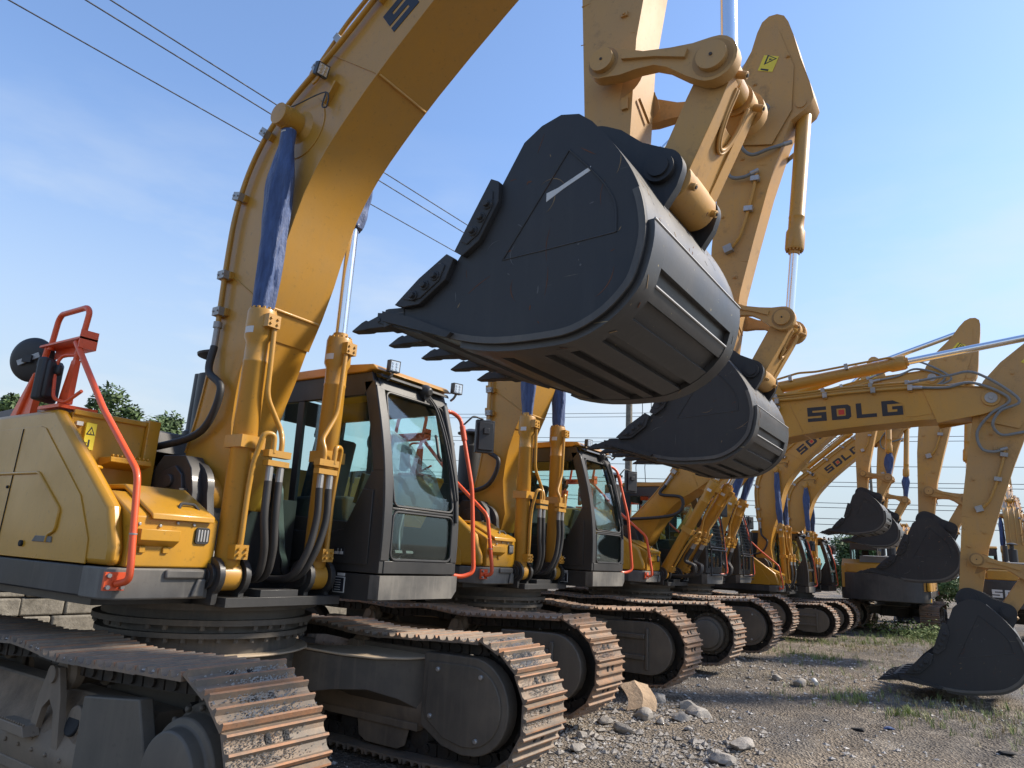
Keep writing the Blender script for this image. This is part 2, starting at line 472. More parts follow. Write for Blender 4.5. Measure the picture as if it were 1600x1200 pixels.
    def mesh(s, name, mats, smooth=32):
        me = bpy.data.meshes.new(name)
        me.from_pydata(s.v, [], s.f)
        for m in mats: me.materials.append(MAT[m])
        me.polygons.foreach_set('material_index', s.m)
        me.update()
        import bmesh
        bm = bmesh.new(); bm.from_mesh(me)
        bmesh.ops.recalc_face_normals(bm, faces=bm.faces)
        bm.to_mesh(me); bm.free()
        if smooth:
            me.polygons.foreach_set('use_smooth', [True] * len(me.polygons))
            me.set_sharp_from_angle(angle=radians(smooth))
        return me

def rounded(P, rad, sub=5):
    out = [P[0]]
    for i in range(1, len(P) - 1):
        a, b, c = P[i - 1], P[i], P[i + 1]
        d1, d2 = (a - b), (c - b)
        k = min(rad, d1.length * .48, d2.length * .48)
        s0, s1 = b + d1.normalized() * k, b + d2.normalized() * k
        for j in range(sub + 1):
            t = j / sub
            out.append(s0 * (1 - t) ** 2 + b * 2 * t * (1 - t) + s1 * t * t)
    out.append(P[-1])
    return out

def spline(P, sub=8):
    P = [Vector(p) for p in P]
    Q = [P[0] * 2 - P[1]] + P + [P[-1] * 2 - P[-2]]
    out = []
    for i in range(1, len(Q) - 2):
        for j in range(sub):
            t = j / sub
            a, b, c, d = Q[i - 1], Q[i], Q[i + 1], Q[i + 2]
            out.append(0.5 * ((2 * b) + (c - a) * t + (2 * a - 5 * b + 4 * c - d) * t * t + (3 * b - a - 3 * c + d) * t ** 3))
    out.append(P[-1])
    return out

def spline2(P, sub=4):
    return [(p.x, p.y) for p in spline([(x, y, 0) for x, y in P], sub)]

def offset_line(poly, d):
    out = []
    n = len(poly)
    for i in range(n):
        a = Vector(poly[max(i - 1, 0)]); b = Vector(poly[min(i + 1, n - 1)])
        t = (b - a).normalized()
        out.append((poly[i][0] - t.y * d, poly[i][1] + t.x * d))
    return out

def link(o, parent=None):
    COL.objects.link(o)
    if parent is not None: o.parent = parent
    return o

MESH = {}
def part(name, key, fn, parent, mats=None, bevel=0.0, smooth=32):
    """part whose mesh is built once per key; fn() returns (MB, mats)"""
    if key is None or key not in MESH:
        mb, mt = fn()
        me = mb.mesh(name, mt, smooth)
        if key is not None: MESH[key] = me
    else:
        me = MESH[key]
    o = bpy.data.objects.new(name, me)
    link(o, parent)
    if bevel:
        bv = o.modifiers.new('bevel', 'BEVEL')
        bv.width = bevel; bv.segments = 2; bv.limit_method = 'ANGLE'; bv.angle_limit = radians(38)
        bv.harden_normals = False
    return o

def tag(o, label=None, cat=None, group=None, kind=None):
    if label: o['label'] = label
    if cat: o['category'] = cat
    if group: o['group'] = group
    if kind: o['kind'] = kind
    return o

def single(name, mb, mats, smooth=32, bevel=0.0):
    return part(name, None, lambda: (mb, mats), None, bevel=bevel, smooth=smooth)

# ------------------------------------------------------------------ lettering (flat blocky capitals in a unit cell)
def letter(ch):
    t = 0.24
    if ch == 'S': return [[(0, 1), (1, 1), (1, 1 - t), (.27, 1 - t), (.27, .62), (1, .62), (1, 0), (0, 0), (0, t), (.73, t), (.73, .38), (0, .38)]]
    if ch == 'D': return [[(0, 1), (.85, 1), (1, .85), (1, .15), (.85, 0), (0, 0), (0, t), (.70, t), (.73, .3), (.73, .7), (.70, 1 - t), (.27, 1 - t), (.27, t), (0, t)]]
    if ch == 'L': return [[(0, 1), (.27, 1), (.27, t), (1, t), (1, 0), (0, 0)]]
    if ch == 'G': return [[(0, 1), (1, 1), (1, 1 - t), (.27, 1 - t), (.27, t), (.73, t), (.73, .40), (.5, .40), (.5, .60), (1, .60), (1, 0), (0, 0)]]
def add_text(mb, txt, fn, w, h, gap, y0, y1, mat, red=None):
    """fn maps (u,v) text coordinates -> (x,z)"""
    u = 0
    for ch in txt:
        for poly in letter(ch):
            P = [fn(u + px * w, py * h) for px, py in poly]
            n = len(P)
            mb.prism(P, y0, y1, mat)
        if ch == 'D' and red is not None:
            mb.prism([fn(u + px * w, py * h) for px, py in ((.36, .33), (.36, .67), (.66, .67), (.66, .33))], y0, y1, red)
        u += w + gap

# ------------------------------------------------------------------ excavator
YC = -0.04           # boom centre plane
TRL, TRR_ = 1.37, -1.12   # track centre planes
UC = (TRL + TRR_) / 2

def track_path(n=52):
    """closed list of (x,z,tx,tz) positions of shoes"""
    # outline: front sprocket, rear idler, sagging top run
    R = 0.46; zf = 0.56; xf = 2.0; xr = -2.02
    pts = []
    for i in range(0, 13):
        a = -pi / 2 + pi * i / 12
        pts.append((xf + cos(a) * R, zf + sin(a) * R))
    top = [(1.3, 0.985), (0.75, 0.965), (0.2, 1.0), (-.35, .965), (-.8, 0.985), (-1.4, 0.97)]
    pts += top
    for i in range(0, 13):
        a = pi / 2 + pi * i / 12
        pts.append((xr + cos(a) * (R - .03), zf - .02 + sin(a) * (R - .03)))
    pts += [(-1.5, 0.068), (-.5, .068), (.5, .068), (1.4, .072)]
    P = [Vector((x, z, 0)) for x, z in pts]
    P = spline(P + [P[0]], 4)
    L = [0]
    for i in range(1, len(P)): L.append(L[-1] + (P[i] - P[i - 1]).length)
    tot = L[-1]
    res = []
    j = 0
    for k in range(n):
        s = tot * (k + 0.35) / n
        while L[j + 1] < s: j += 1
        t = (s - L[j]) / (L[j + 1] - L[j])
        p = P[j].lerp(P[j + 1], t)
        d = (P[j + 1] - P[j]).normalized()
        res.append((p.x, p.y, d.x, d.y))
    return res, tot / n

def shoes_mb(cy, seed):
    rnd = random.Random(seed)
    mb = MB()
    res, pitch = track_path()
    hw = 0.30
    h = 0.034
    p = pitch
    prof = [(-.50 * p, -.012), (-.50 * p, .010), (-.45 * p, h), (-.40 * p, h), (-.355 * p, .012), (-.25 * p, .002), (-.10 * p, .004),
            (-.045 * p, h * .95), (.015 * p, h * .95), (.06 * p, .006), (.20 * p, .0), (.30 * p, .006), (.36 * p, h), (.415 * p, h), (.47 * p, .004), (.50 * p, -.004), (.50 * p, -.012)]
    n = len(prof)
    for (x, z, tx, tz) in res:
        nx, nz = tz, -tx      # outward normal (path runs counter-clockwise seen from -y)
        yj = rnd.uniform(-.004, .004)
        ts = tx * cos(rnd.uniform(-.03, .03)); 
        jt = rnd.uniform(-.035, .035)
        c, s_ = cos(jt), sin(jt)
        t2 = (tx * c + nx * s_, tz * c + nz * s_); n2 = (nx * c - tx * s_, nz * c - tz * s_)
        P = [(x + a * t2[0] + b * n2[0], z + a * t2[1] + b * n2[1]) for a, b in prof]
        vs = [(q[0], cy - hw + yj, q[1]) for q in P] + [(q[0], cy + hw + yj, q[1]) for q in P]
        o = len(mb.v)
        mb.v += vs
        for i in range(n):
            j = (i + 1) % n
            mb.f.append((o + i, o + n + i, o + n + j, o + j))
            mb.m.append(1 if i in (1, 2, 7, 12) else 0)
        mb.f.append(tuple(o + i for i in range(n))); mb.m.append(0)
        mb.f.append(tuple(o + n + i for i in range(n - 1, -1, -1))); mb.m.append(0)
        # raised near-black boxes, painted as the shade in each shoe's two mud slots
        for sy in (-.055, .055):
            c0 = Vector((x + .12 * p * tx + .004 * nx, cy + sy, z + .12 * p * tz + .004 * nz))
            mb.obox(c0, (tx, 0, tz), (0, 1, 0), (nx, 0, nz), .17 * p, .016, .006, 2)
    return mb

def chain_mb(cy):
    mb = MB()
    res, pitch = track_path()
    for (x, z, tx, tz) in res:
        nx, nz = tz, -tx
        for sy in (-.1, .1):
            c0 = (x - nx * .062, cy + sy, z - nz * .062)
            mb.obox(c0, (tx, 0, tz), (0, 1, 0), (nx, 0, nz), pitch * .46, .022, .048)
        c0 = Vector((x - nx * .07, cy, z - nz * .07))
        mb.cyl(c0 + Vector((0, -.14, 0)), c0 + Vector((0, .14, 0)), .032, n=10)
    return mb

def gravel_on_track(cy, seed, amount):
    rnd = random.Random(seed)
    mb = MB()
    res, pitch = track_path()
    spots = [i for i, r in enumerate(res) if r[0] > -.6 and (r[1] > .40)]
    for i in spots:
        x, z, tx, tz = res[i]
        nx, nz = tz, -tx
        if rnd.random() > amount: continue
        k = int(rnd.uniform(120, 260) * (2.2 if x > 1.75 else .5))
        cc = rnd.uniform(-.12, .12)
        for j in range(k):
            a = rnd.choice((rnd.uniform(-.34, -.07), rnd.uniform(.06, .34))) * pitch
            y = cy + max(-.285, min(.285, rnd.gauss(cc, .12)))
            c = Vector((x + tx * a + nx * .012, y, z + tz * a + nz * .012))
            r = rnd.uniform(.0035, .0085)
            mb.add([c + Vector((r, 0, 0)), c + Vector((-r * .6, r, 0)), c + Vector((-r * .5, -r, 0)),
                    c + Vector((nx, 0, nz)) * r * 1.3], [(0, 1, 2), (0, 3, 1), (1, 3, 2), (2, 3, 0)])
    return mb

def track_frame_mb(cy):
    mb = MB()
    rnd = random.Random(9)
    o = -1 if cy < 0 else 1
    sec = [(-.19, .30), (-.23, .40), (-.23, .46), (-.07, .76), (.07, .76), (.23, .46), (.23, .40), (.19, .30)]
    mb.prism_x([(cy + a, z) for a, z in sec], -1.66, 1.52, 0)
    # dirt lying on the sloping top plates
    for sg in (-1, 1):
        rows = []
        for i in range(33):
            x = -1.6 + 3.1 * i / 32
            row = []
            for k in range(5):
                tt = k / 4
                a = sg * (.08 + .13 * tt); z = .745 - .27 * tt
                h = .004 + .022 * max(0, noise.noise(Vector((x * 2.2, tt * 2, cy * 3))) + .25) * (1 if 0 < k < 4 else 0)
                row.append(Vector((x, cy + a + sg * h * .7, z + h)))
            rows.append(row)
        base = len(mb.v)
        vs = [p for r_ in rows for p in r_]
        mb.add(vs, [(q * 5 + k, q * 5 + k + 1, q * 5 + k + 6, q * 5 + k + 5) for q in range(32) for k in range(4)], 1)
    mb.prism([(-1.5, .27), (1.4, .27), (1.4, .33), (-1.5, .33)], cy - .215, cy + .215)
    # outer steps with toothed edge, access openings, bolt rows
    for x in (-.95, .35):
        mb.prism([(x - .20, .50), (x + .20, .50), (x + .16, .56), (x - .16, .56)], *sorted((cy + o * .20, cy + o * .30)))
        for i in range(12):
            mb.box(x - .18 + i * .031, x - .165 + i * .031, *sorted((cy + o * .285, cy + o * .30)), .56, .575)
    for x in (-.5, .85):
        mb.cyl((x, cy + o * .14, .60), (x, cy + o * .185, .615), .07, n=24, mat=2)
        mb.cyl((x, cy + o * .12, .62), (x, cy + o * .178, .625), .085, n=24, mat=0)
    for i in range(18):
        x = -1.5 + i * .17
        mb.cyl((x, cy + o * .225, .43), (x, cy + o * .245, .43), .014, n=6)
    for x in (-1.0, 0.0, 1.0):
        for sg in (-1, 1):
            P = [(x - .30, .30), (x + .30, .30), (x + .26, .14), (x + .18, .10), (x - .18, .10), (x - .26, .14)]
            mb.prism(P, *sorted((cy + sg * .17, cy + sg * .19)))
    # track adjuster housing towards the idler
    mb.cyl((-1.62, cy, .54), (-.9, cy, .54), .11, n=20)
    mb.box(-1.95, -1.60, cy - .13, cy - .10, .44, .64); mb.box(-1.95, -1.60, cy + .10, cy + .13, .44, .64)
    return mb

def roller_mb(x, z, cy, r):
    mb = MB()
    mb.lathe((x, cy - .14, z), (x, cy + .14, z), [(0, r * .6), (.02, r), (.07, r), (.075, r * .8), (.205, r * .8), (.21, r), (.26, r), (.28, r * .6)], n=18)
    return mb

def sprocket_mb(cy):
    mb = MB()
    n = 21
    ring = []
    for i in range(n):
        for (da, r) in ((-.30, .335), (-.14, .39), (.14, .39), (.30, .335)):
            a = 2 * pi * (i + da) / n
            ring.append((2.0 + cos(a) * r, .56 + sin(a) * r))
    mb.prism(ring, cy - .035, cy + .035)
    return mb

def idler_mb(cy):
    mb = MB()
    mb.lathe((-2.02, cy - .10, .54), (-2.02, cy + .10, .54), [(0, .2), (.0, .30), (.04, .34), (.16, .34), (.2, .30), (.2, .2)], n=32)
    mb.lathe((-2.02, cy - .16, .54), (-2.02, cy + .16, .54), [(0, .10), (.32, .10)], n=20)
    return mb

def arc(cx, cz, r, a0, a1, n=10):
    return [(cx + cos(radians(a0 + (a1 - a0) * i / n)) * r, cz + sin(radians(a0 + (a1 - a0) * i / n)) * r) for i in range(n + 1)]

def motor_cover_mb(cy, side, style):
    """travel-motor guard on one face of the track, side=-1/+1"""
    mb = MB()
    y0 = cy + side * .17; y1 = cy + side * .30
    a, b = sorted((y0, y1))
    if style == 'd':
        poly = [(1.50, .92), (1.50, .34), (1.78, .20)] + arc(2.0, .56, .345, -85, 90, 14) + [(1.62, .93)]
        poly = [(1.50, .90), (1.50, .36), (1.72, .24), (1.92, .205)] + arc(1.98, .56, .35, -80, 95, 14)[0:] + [(1.70, .905)]
        mb.prism(poly, a, b)
        yy = cy + side * .315
        c, d = sorted((y1, yy))
        inner = [(1.55, .84), (1.55, .42), (1.74, .30), (1.93, .265)] + arc(1.98, .56, .29, -80, 92, 12) + [(1.72, .845)]
        mb.prism(inner, c, d)
        for (x, z) in ((1.66, .79), (2.08, .78), (1.61, .44), (2.06, .33)):
            mb.cyl((x, y1, z), (x, cy + side * .335, z), .020, n=8, mat=1)
    elif style == 'hub':
        c = Vector((2.0, 0, .56))
        def L(t): return (c.x, cy + side * t, c.z)
        mb.lathe(L(.03), L(.32), [(0, .33), (.06, .33), (.10, .28), (.19, .27), (.20, .23), (.27, .22), (.29, .12)], n=40)
        for i in range(16):
            q = 2 * pi * i / 16
            p = Vector(L(.13)) + Vector((cos(q) * .305, 0, sin(q) * .305)); mb.cyl(p, p + Vector((0, side * .03, 0)), .018, n=6)
        mb.prism([(1.05, .80), (1.05, .34), (1.66, .30), (1.72, .60), (1.60, .86)], *sorted((cy + side * .17, cy + side * .25)))
    else:
        poly = [(1.30, .86), (1.26, .30), (1.60, .22), (1.95, .22)] + arc(1.96, .55, .33, -80, 80, 10) + [(1.9, .88)]
        mb.prism(poly, a, b)
        e = sorted((y1, cy + side * .335))
        mb.box(1.30, 1.92, e[0], e[1], .66, .72)
        mb.box(1.30, 1.92, e[0], e[1], .40, .46)
        mb.box(1.93, 1.97, e[0], e[1], .28, .80)
    return mb

def carrier_mb(cy, x0):
    mb = MB()
    for x in (x0,):
        mb.cyl((x, cy - .18, .86), (x, cy + .18, .86), .075, n=18)
        for sg in (-1, 1):
            e = sorted((cy + sg * .19, cy + sg * .225))
            mb.prism([(x - .20, .44), (x - .13, .44), (x - .07, .66), (x, .72), (x + .07, .66), (x + .13, .44), (x + .20, .44), (x + .13, .74), (x + .06, .90), (x - .06, .90), (x - .13, .74)], *e)
            mb.cyl((x, cy + sg * .22, .86), (x, cy + sg * .24, .86), .05, n=16)
        mb.lathe((x, cy - .17, .86), (x, cy + .17, .86), [(0, .07), (.03, .10), (.08, .10), (.09, .075), (.25, .075), (.26, .10), (.31, .10), (.34, .07)], n=18)
    return mb

def centre_frame():
    mb = MB()
    # slewing base tub
    mb.cyl((0, UC - .06, .78), (0, UC - .06, 1.00), .72, n=48)
    # x-shaped legs: box beams from the tub to the side frames, dust on their tops
    for sx in (1, -1):
        for sy in (1, -1):
            ya, yb = UC + sy * .45, UC + sy * 1.08
            x_a, x_b = sx * .25, sx * 1.48
            rings = []
            for t in (0, .25, .5, .75, 1):
                y = ya + (yb - ya) * t
                xo = sx * (.50 + .98 * t ** .8)        # outer edge
                xi = sx * (-.15 + .85 * t)
                zt = .86 - .02 * t + (-.04 * sin(pi * t)); zb = .50 - .10 * t + .12 * sin(pi * t)
                rings.append([(xi, y, zb), (xo, y, zb), (xo, y, zt), (xi, y, zt)])
            mb.rings(rings, 0)
            # top flange plate with the dust
            tp = []
            for t in (0, .25, .5, .75, 1):
                y = ya + (yb - ya) * t
                xo = sx * (.56 + .98 * t ** .8); xi = sx * (-.2 + .85 * t)
                zt = .862 - .02 * t + (-.04 * sin(pi * t))
                tp.append([(xi, y, zt), (xo, y, zt), (xo, y, zt + .018), (xi, y, zt + .018)])
            mb.rings(tp, 1)
            # flange plate bolted to the side frame
            e = sorted((yb, yb + sy * .03))
            mb.box(*sorted((sx * .62, sx * 1.52)), e[0], e[1], .34, .90, 0)
    mb.box(-.5, .5, UC - .55, UC + .55, .48, .80, 0)
    mb.prism_z([(cos(2 * pi * i / 40) * .82, UC - .06 + sin(2 * pi * i / 40) * .82) for i in range(40)], .868, .884, 1)
    return mb

def slew_ring():
    mb = MB()
    c = (0, UC - .06)
    def disc(z0, z1, r, m=0): mb.cyl((c[0], c[1], z0), (c[0], c[1], z1), r, n=64, mat=m)
    disc(1.0, 1.035, .80); disc(1.035, 1.09, .74); disc(1.09, 1.13, .83); disc(1.13, 1.20, .77); disc(1.20, 1.245, .86)
    for i in range(40):
        a = 2 * pi * i / 40
        for (z, r) in ((1.0, .765), (1.09, .80)):
            x, y = c[0] + cos(a) * r, c[1] + sin(a) * r
            if z > 1.05 and i % 3 == 2: continue
            mb.cyl((x, y, z - .032), (x, y, z), .019, n=6)
    return mb

# upper structure ---------------------------------------------------
def platform():
    mb = MB()
    mb.prism_z([(.60, -.50), (1.0, -.50), (1.0, .55), (.6, .55), (-2.4, 1.50), (-2.6, 1.50), (-2.6, -1.17), (.55, -1.17)], 1.245, 1.31)
    mb.prism_z([(-2.6, -1.2), (-2.6, 1.52), (.3, 1.52), (.3, -1.2)], 1.31, 1.45)
    mb.box(.28, .34, -.56, .56, 1.31, 2.06)
    mb.box(.80, 1.0, -.22, .12, 1.31, 1.36)
    # boom foot brackets
    for y in (YC - .36, YC + .30):
        mb.prism([(-.25, 1.45), (.62, 1.45), (.60, 1.30), (.62, 1.42), (.60, 1.56), (.56, 1.62)] + arc(.22, 2.05, .235, -5, 180, 14) + [(-.2, 1.7)], y, y + .06)
    # cylinder foot ears
    for cy in (YC - .40, YC + .40):
        for s in (-1, 1):
            y = cy + s * .105
            P = arc(.87, 1.45, .13, -60, 200, 12) + [(.60, 1.30), (.93, 1.26)]
            mb.prism(P, y - .022, y + .022)
            mb.cyl((.87, y + s * .022, 1.45), (.87, y + s * .045, 1.45), .085, n=20); mb.cyl((.87, y + s * .045, 1.45), (.87, y + s * .055, 1.45), .05, n=20)
    return mb

def skirt():
    mb = MB()
    # right black side skirt and dusty front casting
    mb.box(-3.0, .79, -1.26, -1.20, 1.305, 1.495, 0)
    mb.prism_z([(.78, -1.262), (.86, -1.20), (.875, -1.10), (.875, -.55), (.55, -.55), (.55, -1.262)], 1.30, 1.495, 1)
    mb.box(.875, .90, -.90, -.62, 1.43, 1.49, 1)
    mb.prism_x([(-.70, 1.31), (-.60, 1.31), (-.60, 1.43), (-.66, 1.43)], .875, .90, 1)
    return mb

def tool_box():
    mb = MB()
    # box body with sloping lid
    mb.prism([(.87, 1.50), (.87, 1.82), (.84, 1.84), (.55, 1.98), (.10, 1.98), (.10, 1.50)], -1.17, -.55)
    return mb
def tool_lid():
    mb = MB()
    mb.prism([(.905, 1.80), (.90, 1.845), (.50, 2.035), (.0, 2.035), (.0, 2.0), (.50, 2.0), (.88, 1.825)], -1.06, -.60)
    return mb
def side_panel():
    mb = MB()
    # outer right body panel, with the fat rolled front edge
    o = [(.84, 1.505), (.84, 1.62), (.74, 1.87), (-.17, 2.52), (-.24, 2.575), (-3.05, 2.575), (-3.25, 2.45), (-3.25, 1.505)]
    mb.prism(o, -1.26, -1.165)
    return mb
def side_panel_relief():
    mb = MB()
    o = [(.58, 1.505), (.56, 1.66), (.36, 1.94), (-.33, 2.43), (-.42, 2.45), (-3.0, 2.45), (-3.0, 1.505)]
    mb.prism(o, -1.268, -1.258)
    # raised door outline (a bead)
    P = [(.02, 1.62), (.03, 1.67), (.12, 1.70), (.13, 1.84), (-.28, 2.10), (-2.4, 2.10)]
    mb.tube([(x, -1.272, z) for x, z in P], .012, n=8, rad=.03)
    mb.tube([(-.72, -1.269, 1.51), (-.68, -1.269, 2.44)], .006, n=6, mat=1)
    mb.cyl((-.33, -1.258, 1.60), (-.33, -1.285, 1.60), .022, n=16, mat=1)
    mb.prism([(.10, 1.62), (-.18, 1.62), (-.14, 1.66), (.09, 1.66)], -1.276, -1.262, 2)
    for z in (1.62, 2.0): mb.cyl((-.74, -1.262, z), (-.74, -1.28, z), .012, n=8, mat=1)
    mb.tube([(-1.95, -1.269, 1.51), (-1.93, -1.269, 2.44)], .006, n=6, mat=1)
    return mb
def fuel_tank():
    mb = MB()
    mb.box(-1.9, -.20, -1.16, -.60, 1.5, 2.565)
    mb.box(-.20, -.18, -1.16, -.60, 2.545, 2.585)
    mb.box(-.50, -.155, -.60, -.50, 1.5, 2.60)            # corner post
    # toothed step bracket
    mb.prism([(-.2, 2.18), (-.02, 2.22), (-.02, 2.26), (-.2, 2.26)], -.92, -.60)
    for i in range(9):
        mb.box(-.05, -.02, -.91 + i * .034, -.896 + i * .034, 2.26, 2.28)
    mb.tube([(-.2, -1.12, 2.18), (-.05, -1.10, 2.18), (-.05, -.95, 2.17), (-.2, -.93, 2.17)], .014)
    return mb
def engine_hood():
    mb = MB()
    mb.prism([(-3.2, 1.5), (-3.2, 2.25), (-2.9, 2.5), (-1.7, 2.5), (-1.7, 1.5)], -1.14, 1.5, 0)
    mb.prism([(-3.05, 2.4), (-3.0, 2.62), (-1.15, 2.68), (-1.0, 2.4)], -1.12, .9, 1)
    mb.prism([(-1.0, 2.4), (-1.0, 2.60), (-.55, 2.58), (-.5, 2.4)], -.45, .56, 1)
    for i in range(5):
        mb.obox((-1.95 + i * .13, -1.122, 2.58), (1, 0, .55), (0, 1, 0), (-.55, 0, 1), .05, .004, .014, 2)
    mb.box(-1.7, -.55, .58, 1.5, 1.5, 2.45, 0)
    mb.box(-1.7, -.2, -.58, .56, 1.4, 2.0, 2)
    return mb
def counterweight():
    mb = MB()
    ring = []
    P = []
    for i in range(13):
        a = radians(-90 + 180 * i / 12)
        P.append((-2.75 - cos(a) * .75, .165 + (1.43) * (abs(sin(a)) ** .6) * (1 if sin(a) >= 0 else -1)))
    poly = P[::-1] + [(-2.5, -1.265), (-2.5, 1.595)]
    mb.prism_z(poly, 1.10, 2.02, 0)
    P2 = [(x * .985 - .03, .165 + (y - .165) * .97) for x, y in poly]
    mb.prism_z(P2, 2.02, 2.35, 1)
    return mb
def air_stack():
    mb = MB()
    mb.lathe((-.44, .12, 1.9), (-.44, .12, 3.5), [(0, .13), (.6, .13), (.62, .165), (1.26, .165), (1.29, .075), (1.43, .07), (1.44, .20), (1.46, .205), (1.52, .06)], n=28)
    return mb
def muffler():
    mb = MB()
    mb.lathe((-1.02, .34, 2.4), (-1.02, .34, 3.28), [(0, .11), (.30, .11), (.32, .085), (.88, .08)], n=24)
    mb.lathe((-1.02, .34, 3.279), (-1.02, .34, 3.283), [(0, .07), (.004, .07)], n=24, mat=1)
    return mb
def swing_motor():
    mb = MB()
    mb.prism([(-.24, 1.45), (.40, 1.45), (.40, 2.04), (.34, 2.22), (.24, 2.32), (-.06, 2.33), (-.17, 2.22), (-.24, 1.98)], -.49, -.34, 0)
    mb.prism([(-.12, 1.5), (.28, 1.5), (.31, 2.02), (.26, 2.17), (.16, 2.24), (.0, 2.20), (-.08, 2.05)], -.515, -.49, 0)
    mb.cyl((.12, -.515, 2.12), (.12, -.54, 2.12), .05, n=18, mat=0)
    mb.box(.08, .24, -.525, -.515, 1.84, 1.97, 1)
    return mb

def handrail_front():
    mb = MB()
    mb.tube([(.90, -1.22, 1.40), (.97, -1.18, 1.42), (.965, -1.18, 1.50), (.86, -1.18, 2.09), (.30, -1.19, 2.54), (-.28, -1.20, 3.10)], .022, rad=.07, n=14)
    mb.box(.875, .895, -1.29, -1.16, 1.36, 1.47)
    for y, z in ((-1.27, 1.45), (-1.27, 1.38), (-1.18, 1.38)):
        mb.cyl((.895, y, z), (.915, y, z), .014, n=6, mat=1)
    mb.cyl((.93, -1.18, 1.70), (.93, -1.18, 1.71), .024, n=14, mat=1)
    return mb
def guard_frame():
    mb = MB()
    # roof-top guard: loop, cross plate and two tapering uprights
    mb.tube([(-.74, -1.18, 3.10), (-.70, -1.18, 3.34), (-.66, -1.18, 3.385), (-.26, -1.18, 3.385), (-.21, -1.18, 3.34), (-.25, -1.18, 3.10)], .022, rad=.06, n=14)
    mb.prism([(-.84, 3.12), (-.19, 3.12), (-.19, 3.135), (-.84, 3.135)], -1.22, -1.09)
    mb.prism([(-.82, 3.05), (-.20, 3.05), (-.20, 3.12), (-.82, 3.12)], -1.105, -1.09)
    mb.box(-.20, -.19, -1.22, -1.09, 3.05, 3.19)
    mb.tube([(-.78, -1.18, 3.12), (-.84, -1.18, 2.90)], .024, n=12)
    mb.prism([(-.90, 2.92), (-.78, 2.92), (-.82, 2.58), (-1.16, 2.58)], -1.20, -1.15)
    mb.tube([(-.84, -1.205, 2.90), (-1.0, -1.205, 2.58)], .02, n=10)
    mb.tube([(-.25, -1.18, 3.12), (-.33, -1.18, 2.62)], .022, n=12)
    mb.prism([(-.30, 2.96), (-.24, 2.96), (-.24, 2.62), (-.40, 2.62)], -1.20, -1.16)
    mb.box(-.55, -.22, -1.26, -.98, 2.585, 2.61)
    mb.tube([(-.27, -1.19, 3.0), (-.40, -1.23, 3.0), (-.42, -1.25, 2.92), (-.36, -1.25, 2.66), (-.22, -1.22, 2.62), (-.05, -1.2, 2.70)], .013, rad=.05, n=10)
    return mb
def round_mirror():
    mb = MB()
    c = Vector((-.98, -1.2, 3.04)); d = Vector((-.55, .80, .1)).normalized()
    mb.lathe(c - d * .03, c + d * .03, [(0, .05), (.006, .14), (.022, .172), (.034, .182), (.044, .185), (.05, .178)], n=40)
    s_ = d.cross(Vector((0, 0, 1))).normalized()
    mb.obox(c - d * .04, d, s_ + Vector((0, 0, .5)), Vector((0, 0, 1)) - s_ * .5, .008, .09, .022, 1)
    mb.obox(c - d * .05, d, s_, (0, 0, 1), .018, .035, .03, 0)
    mb.tube([(-.80, -1.18, 3.02), (-.90, -1.16, 3.05), (-.95, -1.17, 3.02)], .010, n=8)
    mb.cyl((-.83, -1.18, 2.97), (-.80, -1.18, 3.03), .04, n=12)
    return mb
def square_mirror():
    mb = MB()
    c = Vector((-.46, -1.27, 2.80)); d = Vector((.85, .5, .05)).normalized(); s = Vector((-.5, .85, 0)); u = Vector((0, 0, 1))
    mb.obox(c, d, s, u, .035, .105, .165)
    mb.obox(c + d * .04, d, s, u, .02, .085, .145)
    mb.obox(c + d * .07 + Vector((0, 0, .08)), d, s, u, .03, .03, .04)
    return mb

def round_rect(x0, x1, z0, z1, r, n=4):
    P = []
    for cx, cz, a in ((x1 - r, z1 - r, 0), (x0 + r, z1 - r, 90), (x0 + r, z0 + r, 180), (x1 - r, z0 + r, 270)):
        P += arc(cx, cz, r, a, a + 90, n)
    return P

def frame_x(mb, outer, inner, x0, x1, mat=0):
    """flat frame in the yz plane (outer and inner loops with the same count)"""
    n = len(outer)
    vs = [(x0, y, z) for y, z in outer] + [(x0, y, z) for y, z in inner] + [(x1, y, z) for y, z in outer] + [(x1, y, z) for y, z in inner]
    fs = []
    for i in range(n):
        j = (i + 1) % n
        fs += [(i, j, n + j, n + i), (2 * n + i, 3 * n + i, 3 * n + j, 2 * n + j), (i, 2 * n + i, 2 * n + j, j), (n + i, n + j, 3 * n + j, 3 * n + i)]
    mb.add(vs, fs, mat)

